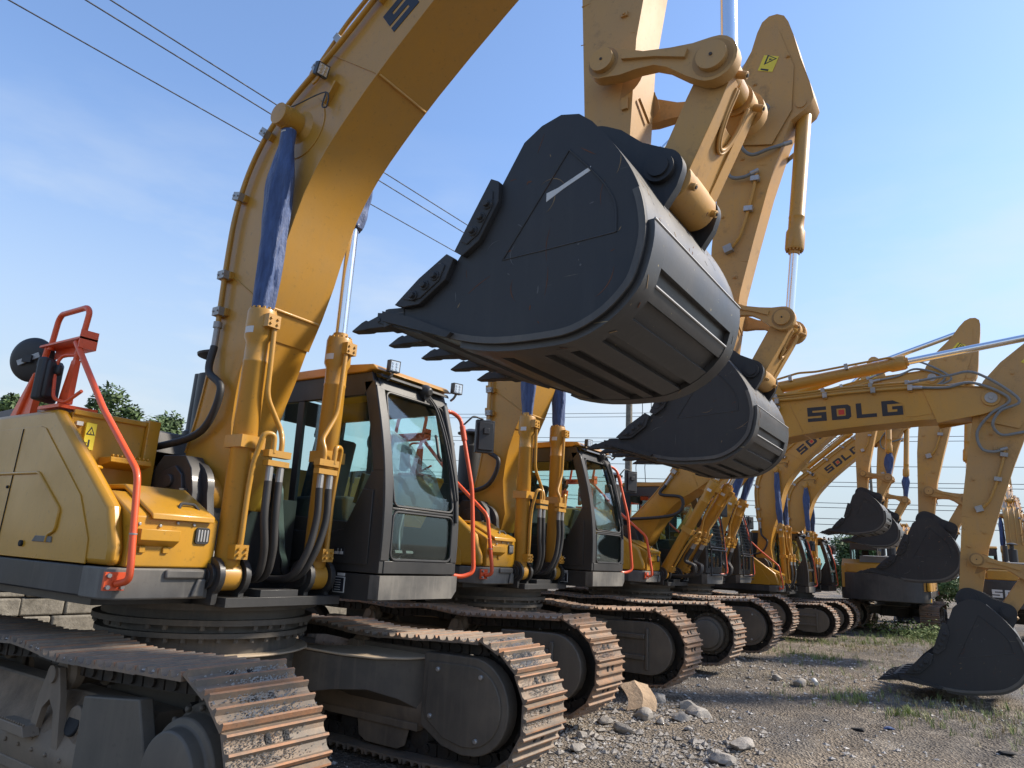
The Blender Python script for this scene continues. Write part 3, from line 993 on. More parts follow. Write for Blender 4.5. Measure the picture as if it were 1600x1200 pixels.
# the cab: body outline in xz
FXB, FXT = 1.345, 1.09     # front face x at the bottom and the top
def fx(z):                  # curved windscreen line
    t = (z - 1.50) / 1.65
    if t < 0: return FXB
    return FXB + .02 * sin(pi * min(1, t * 1.2)) - (FXB - FXT) * max(0, t) ** 2.2
CY0, CY1 = .60, 1.59
def cab_body():
    mb = MB()
    # lower right wall, solid, with the diagonal black cheek
    for (y0, y1) in ((CY0, CY0 + .05), (CY1 - .05, CY1)):
        low = [(-.48, 1.50), (1.345, 1.50), (fx(1.9), 1.9), (fx(2.32), 2.32), (1.17, 2.32), (.94, 1.90), (-.48, 1.98)]
        mb.prism(low, y0, y1)
        # front pillar
        zs = [2.32, 2.5, 2.7, 2.9, 3.10]
        mb.prism([(fx(z), z) for z in zs] + [(fx(z) - .13, z) for z in zs[::-1]], y0, y1)
        # roof rail, rear pillar, mid pillar
        mb.prism([(FXT, 3.10), (FXT - .03, 3.18), (-.45, 3.18), (-.48, 2.98), (FXT - .10, 2.98)], y0, y1)
        mb.prism([(-.48, 1.98), (-.30, 1.98), (-.26, 2.98), (-.48, 2.98)], y0, y1)
        mb.prism([(.16, 1.95), (.24, 1.95), (.22, 2.98), (.14, 2.98)], y0 + .005, y1 - .005)
    # raised cheek panel on the right wall
    mb.prism([(.70, 1.56), (1.22, 1.56), (1.22, 2.16), (1.10, 2.17), (.92, 1.84), (.70, 1.80)], CY0 - .012, CY0)
    mb.prism([(-.2, 1.56), (.66, 1.56), (.66, 1.80), (-.2, 1.84)], CY0 - .010, CY0)
    # floor and rear wall
    mb.box(-.46, 1.30, CY0 + .05, CY1 - .05, 1.50, 1.58)
    mb.box(-.48, -.44, CY0 + .05, CY1 - .05, 1.50, 2.1)
    mb.box(-.48, -.44, CY0 + .05, CY1 - .05, 2.90, 3.15)
    # front frame: built from z-slices so that it follows the curved line
    def fr(z0, z1, ya, yb, d=.05, k=5):
        rings = []
        for i in range(k + 1):
            z = z0 + (z1 - z0) * i / k
            rings.append([(fx(z) - d, ya, z), (fx(z) + .006, ya, z), (fx(z) + .006, yb, z), (fx(z) - d, yb, z)])
        mb.rings(rings)
    fr(1.50, 1.60, CY0 + .05, CY1 - .05, k=2)
    fr(1.60, 3.06, CY0 + .003, CY0 + .10, k=10)
    fr(1.60, 3.06, CY1 - .09, CY1 - .003, k=10)
    fr(3.03, 3.14, CY0 + .05, CY1 - .05, k=2)
    fr(2.008, 2.028, CY0 + .10, CY1 - .09, d=.03, k=1)
    return mb
def cab_roof():
    mb = MB()
    mb.prism([(1.06, 3.20), (1.14, 3.19), (1.08, 3.245), (.80, 3.265), (-.42, 3.265), (-.50, 3.2), (-.50, 3.182), (1.0, 3.182)], CY0 - .02, CY1 + .02)
    return mb
def cab_brow():
    mb = MB()
    mb.prism([(1.11, 3.145), (1.16, 3.13), (1.14, 3.165), (1.07, 3.18)], CY0 + .03, CY1 - .03)
    mb.lathe((1.08, 1.22, 3.15), (1.22, 1.22, 3.11), [(0, .06), (.08, .06), (.13, .035)], n=16)
    return mb
def cab_base():
    mb = MB()
    mb.box(-.48, 1.26, CY0, CY1, 1.285, 1.488, 0)
    P = [(CY0 - .002, 1.30), (CY1 - .06, 1.295), (CY1 + .002, 1.36), (CY1 + .002, 1.485), (CY0 - .002, 1.485)]
    mb.prism_x(P, 1.26, 1.37, 1)
    mb.box(.86, .99, CY0 - .006, CY0, 1.33, 1.455, 2)       # type plate
    mb.box(.868, .982, CY0 - .009, CY0 - .006, 1.338, 1.447, 3)
    mb.box(.90, .985, CY0 - .007, CY0 - .001, 1.462, 1.484, 2)
    for i in range(5): mb.box(.88, .95, CY0 - .011, CY0 - .009, 1.35 + i * .019, 1.355 + i * .019, 2)
    mb.box(.84, .96, CY0 - .016, CY0 - .0125, 1.62, 1.69, 3)  # pictogram sticker
    for a, b in ((.85, .90), (.91, .95)): mb.box(a, b, CY0 - .019, CY0 - .016, 1.632, 1.655, 2)
    mb.box(.885, .890, CY0 - .019, CY0 - .016, 1.655, 1.68, 2)
    mb.box(.925, .930, CY0 - .019, CY0 - .016, 1.655, 1.675, 2)
    return mb
def pane_side(y):
    mb = MB()
    mb.prism([(-.30, 1.985), (.93, 1.905), (1.16, 2.30), (fx(2.5) - .12, 2.5), (fx(2.8) - .12, 2.8), (FXT - .11, 2.975), (-.27, 2.975)], y, y + .006)
    return mb
def pane_front(z0, z1):
    mb = MB()
    k = 8
    rings = []
    for i in range(k + 1):
        z = z0 + (z1 - z0) * i / k
        x = fx(z) - .012
        rings.append([(x - .006, CY0 + .10, z), (x, CY0 + .10, z), (x, CY1 - .09, z), (x - .006, CY1 - .09, z)])
    mb.rings(rings)
    return mb
def seals():
    mb = MB()
    for z0, z1 in ((1.61, 1.995), (2.04, 3.02)):
        P = round_rect(CY0 + .108, CY1 - .098, z0, z1, .06)
        pts = [(fx(z) + .004, y, z) for y, z in P]
        pts.append(pts[0])
        mb.tube(pts, .011, n=6, raw=True)
    return mb
def wiper():
    mb = MB()
    L = [(3.11, 1.24), (3.00, 1.36), (2.75, 1.42), (2.4, 1.47), (2.15, 1.50)]
    for d in (0, .035):
        mb.tube([(fx(z) + .03, y + d, z) for z, y in L], .009, n=6, rad=.1)
    mb.tube([(fx(z) + .02, 1.50 + .01 * i, z) for i, z in enumerate((3.05, 2.7, 2.3, 1.95))], .012, n=6)
    mb.cyl((1.10, 1.22, 3.10), (1.17, 1.22, 3.08), .04, n=14)
    mb.tube([(fx(2.72) + .02, 1.30, 2.72), (fx(2.7) + .05, 1.27, 2.70), (fx(2.52) + .05, 1.27, 2.52), (fx(2.5) + .02, 1.34, 2.50)], .014, n=6)
    return mb
def film_mb():
    mb = MB(); rows = []
    for i in range(13):
        z = 2.06 + .62 * i / 12
        wl = .62 * (1 - (i / 12) ** 2.2) + .05 + .03 * sin(i * 1.3)
        rows.append([(fx(z) - .035 - .012 * sin(j * 1.7 + i), CY0 + .14 + wl * j / 8, z) for j in range(9)])
    vs = [p for r_ in rows for p in r_]
    mb.add(vs, [(i * 9 + j, i * 9 + j + 1, i * 9 + j + 10, i * 9 + j + 9) for i in range(12) for j in range(8)])
    return mb
def cab_seat():
    mb = MB()
    mb.box(.15, .62, .88, 1.32, 1.98, 2.10)
    mb.obox((.10, 1.10, 2.40), (1, 0, -.2), (0, 1, 0), (.2, 0, 1), .07, .22, .32)
    mb.obox((.02, 1.10, 2.80), (1, 0, -.2), (0, 1, 0), (.2, 0, 1), .05, .13, .10)
    mb.box(.2, .55, .95, 1.25, 1.58, 1.98)
    mb.box(.12, .80, .70, .86, 1.58, 2.12)
    mb.box(.12, .80, 1.34, 1.48, 1.58, 2.12)
    return mb
def cab_controls():
    mb = MB()
    for y in (.78, 1.41):
        mb.tube([(.74, y, 2.10), (.76, y, 2.26)], .012, n=8)
        mb.cyl((.76, y, 2.24), (.77, y, 2.34), .02, n=8)
    for y in (1.02, 1.16):
        mb.tube([(1.05, y, 1.58), (1.02, y, 1.85), (1.06, y, 2.05)], .012, n=8, mat=1)
        mb.obox((1.10, y, 1.65), (1, 0, .4), (0, 1, 0), (-.4, 0, 1), .07, .045, .012)
    mb.obox((.98, .74, 2.18), (1, .1, -.3), (0, 1, 0), (.3, 0, 1), .02, .08, .13)   # monitor
    return mb
def lamp_mb(c, d):
    mb = MB()
    c = Vector(c); d = Vector(d).normalized(); s = d.cross(Vector((0, 0, 1))).normalized(); u = s.cross(d)
    mb.obox(c, d, s, u, .028, .052, .052, 0)
    mb.obox(c - d * .035, d, s, u, .014, .035, .035, 0)
    mb.obox(c + d * .029, d, s, u, .002, .042, .042, 1)
    for i in (-1, 1):
        for j in (-1, 0, 1):
            q = c + d * .030 + s * (i * .019) + u * (j * .026)
            mb.cyl(q, q + d * .006, .012, n=8, mat=2)
    mb.tube([c - u * .052, c - u * .09 - d * .03, c - u * .11 - d * .08], .012, n=8, mat=3)
    return mb
def left_rail():
    mb = MB()
    mb.tube([(1.06, 1.62, 3.03), (1.07, 1.72, 3.04), (1.14, 1.78, 2.98), (1.32, 1.80, 2.3), (1.40, 1.80, 1.52), (1.34, 1.70, 1.48), (1.30, 1.62, 1.49)], .020, rad=.08, n=12)
    mb.cyl((1.165, 1.782, 2.90), (1.20, 1.787, 2.76), .028, n=12)
    return mb
def left_mirror():
    mb = MB()
    mb.tube([(1.18, 1.79, 2.92), (1.22, 1.88, 3.02), (1.24, 2.02, 3.01)], .010, n=8)
    c = Vector((1.24, 2.06, 2.84)); d = Vector((.80, -.6, .0)).normalized(); s = Vector((.6, .8, 0))
    mb.obox(c, d, s, (0, 0, 1), .032, .095, .165)
    mb.obox(c + d * .035, d, s, (0, 0, 1), .02, .075, .14)
    mb.obox(c + d * .055 + Vector((0, 0, .05)), d, s, (0, 0, 1), .02, .03, .03)
    return mb
def front_guard():
    """mesh guard bolted over the windscreen"""
    mb = MB()
    X = 1.42
    for y in (.66, 1.56):
        mb.tube([(1.42, y, 1.98), (1.36, y, 2.6), (1.20, y, 3.12)], .018, n=8, rad=.3)
        mb.tube([(1.44, y, 1.46), (1.43, y, 1.94)], .018, n=8)
    for z in (1.47, 1.95):
        mb.tube([(1.435, .66, z), (1.435, 1.56, z)], .018, n=8)
    for z, x in ((2.0, 1.42), (3.1, 1.20)):
        mb.tube([(x, .66, z), (x, 1.56, z)], .018, n=8)
    def gx(z):
        return 1.42 - (z - 1.98) / 1.14 * .22 + .03 * sin(pi * (z - 1.98) / 1.14)
    for i in range(1, 12):
        y = .66 + .9 * i / 12
        mb.tube([(gx(z), y, z) for z in (2.0, 2.4, 2.75, 3.1)], .005, n=5, raw=True)
        mb.tube([(1.433, y, z) for z in (1.47, 1.95)], .005, n=5, raw=True)
    for i in range(1, 15):
        z = 2.0 + 1.1 * i / 15
        mb.tube([(gx(z) + .004, .66, z), (gx(z) + .004, 1.56, z)], .005, n=5, raw=True)
    return mb

# ---- front linkage ------------------------------------------------
def frame2(a, b, L):
    a, b = Vector(a), Vector(b)
    d = (b - a); k = d.length / L; d.normalize(); n = Vector((-d.y, d.x))
    return lambda u, v: tuple(a + d * (u * k) + n * (v * k))

BOOM_LOW = [(.0, -.20), (.25, -.13), (.55, .13), (.88, .28), (1.30, .40), (1.75, .48), (2.1, .60), (2.45, .70), (2.8, .735), (3.15, .70), (3.5, .635), (3.95, .53), (4.6, .33), (5.3, .10), (5.8, -.09), (6.05, -.16), (6.3, -.19)]
BOOM_UP = [(-.17, .10), (-.02, .34), (.11, .40), (.47, .53), (.87, .73), (1.17, .89), (1.62, 1.22), (2.02, 1.48), (2.35, 1.60), (2.65, 1.64), (2.95, 1.62), (3.2, 1.51), (3.45, 1.38), (3.9, 1.23), (4.4, 1.07), (5.24, .76), (5.6, .60), (6.0, .37), (6.3, .20), (6.45, .10)]
LB = 6.3
ARM = [(-1.34, .13), (-1.20, .08), (-.95, .03), (-.62, -.12), (-.30, -.19), (-.05, -.21), (.9, -.23), (1.7, -.23), (2.5, -.18), (3.0, -.15), (3.15, -.15), (3.25, -.07), (3.27, .03), (3.22, .12), (3.1, .15), (2.3, .18), (1.65, .28), (1.0, .39), (.35, .53), (.12, .60), (.03, .72), (-.05, .81), (-.14, .84), (-.35, .78), (-.70, .65), (-1.05, .54), (-1.26, .46), (-1.36, .40), (-1.41, .31), (-1.405, .21)]
LA = 3.15

def interp(P, u):
    for i in range(len(P) - 1):
        if P[i][0] <= u <= P[i + 1][0]:
            t = (u - P[i][0]) / (P[i + 1][0] - P[i][0])
            return P[i][1] + (P[i + 1][1] - P[i][1]) * t
    return P[-1][1] if u > P[-1][0] else P[0][1]

def boom_mb(fn):
    mb = MB()
    us = [.0, .12, .25, .4, .6, .8, 1.0, 1.3, 1.6, 1.9, 2.1, 2.3, 2.5, 2.7, 2.9, 3.1, 3.3, 3.5, 3.8, 4.2, 4.6, 5.0, 5.3, 5.6, 5.85, 6.1, 6.3]
    up2, lo2 = BOOM_UP, BOOM_LOW
    W = .28
    rings = []
    for u in us:
        a, b = interp(up2, u), interp(lo2, u)
        # the foot: its forward corners are chamfered inwards
        k = max(0, min(1, (1.05 - u) / 1.05))
        c = W - .13 * k
        h = a - b
        e = .58 * k * h
        xa = fn(u, a); xb = fn(u, b); xm = fn(u, b + e + .002)
        rings.append([(xa[0], YC - W, xa[1]), (xm[0], YC - W, xm[1]), (xb[0], YC - c, xb[1]),
                      (xb[0], YC + c, xb[1]), (xm[0], YC + W, xm[1]), (xa[0], YC + W, xa[1])])
    mb.rings(rings)
    # welded flange ledges: top and bottom plates stand proud of the sides
    LOb = [(u, interp(BOOM_LOW, u)) for u in us if u >= 1.3]
    UPb = [(u, interp(BOOM_UP, u)) for u in us if u >= .1]
    mb.strip([fn(u, v - .010) for u, v in LOb], .018, YC - W - .012, YC + W + .012)
    mb.strip([fn(u, v + .010) for u, v in UPb], .018, YC - W - .012, YC + W + .012, side=-1)
    # weld seams across
    for u in (1.55, 3.62):
        x0, x1 = fn(u, interp(BOOM_LOW, u) - .008), fn(u, interp(BOOM_UP, u) + .0)
        mb.tube([(x0[0], YC - W - .004, x0[1]), (x1[0], YC - W - .004, x1[1])], .006, n=5, raw=True)
        mb.tube([(x0[0], YC - W, x0[1]), (x0[0], YC + W, x0[1])], .014, n=8, raw=True)
    # foot boss, tip boss, cylinder pin boss
    f = fn(0, 0)
    mb.cyl((f[0], YC - .282, f[1]), (f[0], YC + .282, f[1]), .165, n=32)
    t = fn(LB, 0)
    for s in (-1, 1):
        mb.prism(arc(LB, 0, .19, -100, 100, 12) + [(LB - .2, .27), (LB - .75, .57), (LB - .8, -.05), (LB - .2, -.18)], YC + s * .275 - .03, YC + s * .275 + .03, fn=fn)
        mb.cyl((t[0], YC + s * .3, t[1]), (t[0], YC + s * .335, t[1]), .125, n=24, mat=0)
        mb.cyl((t[0], YC + s * .335, t[1]), (t[0], YC + s * .35, t[1]), .085, n=24, mat=1)
        mb.cyl((t[0], YC + s * .35, t[1]), (t[0], YC + s * .362, t[1]), .03, n=10, mat=1)
    p = fn(2.95, 1.20)
    mb.lathe((p[0], YC - .53, p[1]), (p[0], YC - .27, p[1]), [(0, .065), (.004, .092), (.075, .092), (.08, .07), (.16, .07), (.20, .09), (.26, .17)], n=32)
    mb.lathe((p[0], YC + .53, p[1]), (p[0], YC + .27, p[1]), [(0, .065), (.004, .092), (.075, .092), (.08, .07), (.16, .07), (.20, .09), (.26, .17)], n=32)
    mb.cyl((p[0], YC - .288, p[1]), (p[0], YC - .278, p[1]), .28, n=40)
    # arm cylinder clevis on top
    for s in (-1, 1):
        mb.prism([(3.12, 1.50), (3.62, 1.30), (3.56, 1.58)] + arc(3.44, 1.65, .13, -20, 200, 8), YC + s * .11 - .02, YC + s * .11 + .02, fn=fn)
        q = fn(3.44, 1.65)
        mb.cyl((q[0], YC + s * .13, q[1]), (q[0], YC + s * .17, q[1]), .06, n=16)
    # reinforcement plate near the tip
    mb.prism([(5.05, .60), (5.2, .42), (5.15, .22), (5.3, .16), (6.25, -.06), (6.25, .12), (5.55, .52)], YC - W - .008, YC - W, fn=fn)
    return mb

def pipes_mb(fn):
    """hydraulic pipes along the top of the right side plate, with their clamps"""
    mb = MB()
    def up(u, off): 
        return fn(u, interp(BOOM_UP, u) - off)
    us = [1.15, 1.6, 2.0, 2.4, 2.8, 3.2, 3.7, 4.4, 5.0, 5.45]
    for k, (off, y) in enumerate(((.07, YC - .33), (-.055, YC - .22), (-.06, YC - .06), (-.06, YC + .14))):
        pts = [(*[up(u, off)[0]], y, up(u, off)[1]) for u in us]
        mb.tube(pts, .022 if k < 2 else .018, n=10, rad=.25, mat=0)
    for u in (1.25, 1.52, 2.15, 2.75, 3.45, 4.2, 4.9, 5.4):
        q = up(u, .07); q2 = up(u + .02, .07)
        t = Vector((q2[0] - q[0], 0, q2[1] - q[1])).normalized()
        n_ = Vector((-t.z, 0, t.x))
        mb.obox((q[0], YC - .335, q[1]), t, (0, 1, 0), n_, .035, .036, .045, 1)
        mb.obox((q[0], YC - .30, q[1]) , t, (0, 1, 0), n_, .030, .02, .065, 0)
        for dd in (-.028, .028):
            a = Vector((q[0], YC - .37, q[1])) + n_ * dd
            mb.cyl(a, a + Vector((0, -.010, 0)), .009, n=6, mat=1)
        q = up(u, -.055)
        mb.obox((q[0], YC - .22, q[1]), t, (0, 1, 0), n_, .03, .035, .035, 1 if u > 2 else 0)
    return mb

def boom_hose_mb(fn):
    mb = MB()
    a = fn(1.15, interp(BOOM_UP, 1.15) - .07)
    a = Vector((a[0], YC - .33, a[1]))
    # steel end then rubber loop down to the body
    d = Vector((fn(1.0, .7)[0] - fn(1.15, .8)[0], 0, fn(1.0, .7)[1] - fn(1.15, .8)[1])).normalized()
    b = a + d * .18
    mb.cyl(a - d * .03, a + d * .02, .036, n=12, mat=1)
    mb.cyl(a, b, .026, n=12, mat=1)
    lowx = min(a.x, .3)
    pts = spline([b, b + d * .22 + Vector((.03, -.03, 0)), Vector((a.x + .22, YC - .36, 2.85)), Vector((a.x + .05, YC - .36, 2.53)), Vector((-.22, YC - .40, 2.42)), Vector((-.5, YC - .42, 2.44))], 8)
    mb.tube(pts, .030, n=18, raw=True, mat=0)
    mb.cyl((-.42, YC - .415, 2.435), (-.6, YC - .42, 2.44), .036, n=12, mat=1)
    return mb

def work_lamp_boom(fn):
    mb = MB()
    c = fn(3.42, 1.13)
    u2 = fn(3.32, 1.02); 
    mb.obox((u2[0], YC - .30, u2[1]), (fn(1, 0)[0] - fn(0, 0)[0], 0, fn(1, 0)[1] - fn(0, 0)[1]), (0, 1, 0), (-(fn(1, 0)[1] - fn(0, 0)[1]), 0, fn(1, 0)[0] - fn(0, 0)[0]), .10, .03, .012, 3)
    lm = lamp_mb((c[0] - .03, YC - .38, c[1] + .05), (.8, -.15, -.35))
    mb.add(lm.v, lm.f); mb.m[-len(lm.m):] = lm.m
    e = fn(3.05, 1.47)
    mb.tube(spline([(e[0], YC - .33, e[1]), (e[0] + .1, YC - .34, e[1] - .03), (u2[0] - .03, YC - .34, u2[1] + .0), (u2[0] + .01, YC - .34, u2[1] - .14), (u2[0] - .05, YC - .34, u2[1] - .12), (u2[0] - .02, YC - .34, u2[1])], 6), .006, n=6, raw=True, mat=0)
    return mb

def text_mb(fn, sh=0):
    mb = MB()
    a, b = Vector((3.765, .765)), Vector((5.13, .27))
    d = (b - a); L = d.length; d.normalize(); n = Vector((-d.y, d.x))
    g = .055 * L; w = (L - 3 * g) / 4
    f = lambda u, v: fn(*(a + d * (u + sh) + n * v))
    add_text(mb, 'SDLG', f, w, .25, g, YC - .284, YC - .281, 0, 1)
    return mb

def cylinder_mb(p0, p1, y, rb, rr, lb, eye=.10, ew=.07):
    """barrel part: eye at p0, barrel of length lb towards p1"""
    a, b = Vector((p0[0], y, p0[1])), Vector((p1[0], y, p1[1]))
    d = (b - a).normalized()
    mb = MB()
    mb.cyl(a - Vector((0, ew, 0)), a + Vector((0, ew, 0)), eye, n=24)
    mb.lathe(a + d * (eye * .5), b, [(0, rb * .8), (.03, rb), (lb - .42, rb), (lb - .415, rb * 1.03), (lb - .40, rb * 1.03), (lb - .395, rb), (lb - .26, rb), (lb - .22, rb * 1.22), (lb - .02, rb * 1.22), (lb, rb * 1.15), (lb + .001, rb * .75), (lb + .05, rb * .70)], n=32)
    a2 = d.orthogonal().normalized(); b2 = d.cross(a2)
    for i in range(14):
        q = 2 * pi * i / 14
        c = a + d * (eye * .5 + lb) + (a2 * cos(q) + b2 * sin(q)) * rb * .98
        mb.cyl(c - d * .01, c + d * .018, .012, n=6)
    return mb
def cyl_label(p0, p1, y, rb, lb):
    a, b = Vector((p0[0], y, p0[1])), Vector((p1[0], y, p1[1])); d = (b - a).normalized(); f = Vector((d.z, 0, -d.x)); u = Vector((0, -1, 0))
    mb = MB(); vs = []
    for k in (0, 1):
        for i in range(6):
            q = -.25 + .75 * i / 5
            vs.append(a + d * (lb - .10 - .05 * k) + (u * cos(q) + f * sin(q)) * rb * 1.235)
    mb.add(vs, [(i, i + 1, i + 7, i + 6) for i in range(5)])
    return mb
def rod_mb(p0, p1, y, rr, lb, eye=.10, ew=.07):
    a, b = Vector((p0[0], y, p0[1])), Vector((p1[0], y, p1[1]))
    d = (b - a).normalized()
    mb = MB()
    mb.cyl(a + d * lb * .9, b - d * eye * .6, rr, n=24, mat=0)
    mb.cyl(b - Vector((0, ew, 0)), b + Vector((0, ew, 0)), eye, n=24, mat=1)
    return mb
def cover_mb(p0, p1, y, s0, s1, r, seed):
    """wrinkled cloth sleeve round the rod between distances s0..s1 from p0"""
    rnd = random.Random(seed)
    a, b = Vector((p0[0], y, p0[1])), Vector((p1[0], y, p1[1]))
    d = (b - a).normalized(); u = Vector((0, 1, 0)); v = d.cross(u)
    mb = MB(); rings = []
    K = max(6, int((s1 - s0) / .028)); N = 26
    ph = rnd.uniform(0, 6)
    for i in range(K + 1):
        t = i / K; s = s0 + (s1 - s0) * t
        base = r * (.62 + .38 * min(1, 4 * t, 4 * (1 - t)) + .10 * sin(9 * t + ph) + .12 * (1 - t))
        ring = []
        for j in range(N):
            q = 2 * pi * j / N
            w = 1 + .16 * sin(2 * q + 3.5 * t + ph) + .09 * sin(5 * q - 4 * t) + .20 * noise.noise(Vector((cos(q) * 1.7, sin(q) * 1.7, s * 2.2 + seed))) + .10 * noise.noise(Vector((cos(q) * 4, sin(q) * 4, s * 6 + seed)))
            ring.append(a + d * s + v * (.10 * r * sin(pi * t)) + (u * cos(q) * .95 + v * sin(q) * 1.15) * max(.060, base * w))
        rings.append(ring)
    mb.rings(rings)
    for s in (s0 + .02, s1 - .03):
        mb.lathe(a + d * s, a + d * (s + .02), [(0, r * .74), (.012, r * .74)], n=20, mat=1)
    return mb

def cyl_pipe_mb(p0, p1, y, rb, lb):
    """pipe that runs along the boom cylinder, and the stub that loops into the hose manifold"""
    a, b = Vector((p0[0], y, p0[1])), Vector((p1[0], y, p1[1]))
    d = (b - a).normalized(); f = Vector((d.z, 0, -d.x))
    mb = MB()
    S = Vector((0, 1, 0)) * (-1 if y > YC else 1)   # towards the centre
    o = f * (rb + .035)
    man = a + d * .88 + f * (rb + .10) + S * .16
    top = a + d * (lb - .05) + o + S * .03
    mb.tube([a + d * (lb - .04) + f * rb * .9, top, a + d * 1.30 + o + S * .05, a + d * 1.06 + f * (rb + .06) + S * .20, man + S * .03 + d * .10, man + S * .03], .020, rad=.07, n=16)
    low = a + d * .16 + o * 1.0
    mb.tube([low, a + d * .60 + o, a + d * .80 + f * (rb + .05) - S * .0, a + d * 1.02 + f * (rb + .10) + S * .02, a + d * 1.02 + f * (rb + .12) + S * .10, man - S * .055 + f * .02], .020, rad=.07, n=16)
    mb.obox(a + d * (lb - .05) + f * (rb + .02), d, (0, 1, 0), f, .05, .055, .05)
    mb.obox(a + d * .17 + f * (rb + .01), d, (0, 1, 0), f, .05, .055, .05)
    for dd in (-.02, .02):
        for k in (lb - .05, .17):
            for yy in (-.03, .03):
                c = a + d * (k + dd) + f * (rb + .07) + Vector((0, yy, 0))
                mb.cyl(c - f * .01, c + f * .012, .011, n=6)
    mb.obox(man, d, (0, 1, 0), f, .025, .10, .035)
    mb.obox(man - d * .07, d, (0, 1, 0), f, .02, .095, .032)
    mb.obox(a + d * .95 + f * .01, d, (0, 1, 0), f, .045, rb + .012, rb + .012)
    return mb, man, d, f, S

def hoses_mb(p0, p1, y, rb):
    mbp, man, d, f, S = cyl_pipe_mb(p0, p1, y, rb, 1.9)
    mb = MB()
    sgn = 1 if y > YC else -1
    for k, off in enumerate((-.05, .045)):
        s = man + S * off - d * .10
        mb.cyl(s + d * .02, s - d * .12, .026, n=10, mat=1)
        e = Vector((.45, YC + sgn * (.05 + .05 * k), 1.42))
        m1 = s - d * .35 + f * .01
        m2 = Vector((s.x - .02, s.y * .8 + YC * .2, 1.62))
        m3 = Vector((s.x - .16, s.y * .6 + YC * .4, 1.44))
        mb.tube(spline([s - d * .1, m1, m2, m3, e], 8), .028, n=16, raw=True, mat=0)
    return mb

def arm_mb(fn):
    mb = MB()
    W = .17
    n = len(ARM)
    # box section, a little wider at the root
    top = []
    def w(u): return .155 + .035 * max(0, min(1, (1.2 - u) / 2.0))
    A = [fn(u, v) for u, v in ARM]
    vs = [(A[i][0], YC - w(ARM[i][0]), A[i][1]) for i in range(n)] + [(A[i][0], YC + w(ARM[i][0]), A[i][1]) for i in range(n)]
    fs = [(i, (i + 1) % n, n + (i + 1) % n, n + i) for i in range(n)]
    # side faces as strips between matching rear / front points (avoids one huge n-gon)
    fs += [tuple(range(n - 1, -1, -1)), tuple(range(n, 2 * n))]
    mb.add(vs, fs)
    for u, v, r, yy in ((-1.2, .27, .075, .19), (-.08, .70, .06, .19), (0, 0, .13, .26), (3.15, 0, .12, .27)):
        q = fn(u, v)
        mb.cyl((q[0], YC - yy, q[1]), (q[0], YC + yy, q[1]), r, n=28)
    # reinforcing plates and small brackets
    for s in (-1, 1):
        e = sorted((YC + s * .192, YC + s * .200))
        mb.prism([(-1.22, .18), (-.55, -.06), (-.1, -.12), (.35, -.12), (.42, .40), (.0, .60), (-.6, .58), (-1.15, .36)], e[0] , e[1], fn=fn)
    for u in (.75, 1.45, 2.75):
        q = fn(u, .12)
        mb.box(q[0] - .02, q[0] + .02, YC - w(u) - .02, YC - w(u), q[1] - .04, q[1] + .04)
    for u in (1.9,):
        x0, x1 = fn(u, -.22), fn(u, .24)
        mb.tube([(x0[0], YC - w(u) - .002, x0[1]), (x1[0], YC - w(u) - .002, x1[1])], .005, n=5, raw=True)
    for u, v, r in ((2.53, .04, .155), (-1.2, .27, .10), (-.08, .66, .10), (0, 0, .19)):
        if u > 1: grease_patch(mb, fn(u, v), YC - w(u) - .0005, -1, r, u * 3 + 1, 1); grease_patch(mb, fn(u, v), YC + w(u) + .0005, 1, r, u * 3 + 2, 1)
    # small bolted lugs, weld seams and pipe stubs
    for u, v in ((-.75, .50), (-.45, .12), (.55, .05), (1.3, -.12), (2.1, .10), (2.35, -.08)):
        q = fn(u, v)
        ww = w(u) + (.008 if u < .4 else 0)
        mb.box(q[0] - .022, q[0] + .022, YC - ww - .022, YC - ww + .001, q[1] - .016, q[1] + .016)
        mb.cyl((q[0], YC - ww - .022, q[1]), (q[0], YC - ww - .032, q[1]), .010, n=6)
    for u in (.62, 1.15, 2.2):
        a_, b_ = fn(u, -.215), fn(u + .05, .36 if u < 1 else .28 if u < 2 else .17)
        mb.tube([(a_[0], YC - w(u) - .0005, a_[1]), (b_[0], YC - w(u) - .0005, b_[1])], .003, n=5, raw=True)
    q = fn(2.72, .17)
    mb.tube([(q[0] + .012, YC - .09, q[1] + .03), (q[0] + .012, YC + .06, q[1] - .05)], .010, n=5, raw=True)
    return mb
def grease_patch(mb, c, y, sgn, r, seed, mat):
    rnd = random.Random(seed); n = 40
    P = []
    for i in range(n):
        a = 2 * pi * i / n
        rr = r * (1 + .35 * noise.noise(Vector((cos(a) * 1.3, sin(a) * 1.3, seed))) + .12 * noise.noise(Vector((cos(a) * 5, sin(a) * 5, seed))) - .22 * sin(a))
        P.append((c[0] + cos(a) * rr, c[1] + sin(a) * rr))
    mb.prism(P, *sorted((y, y + sgn * .0015)), mat=mat)

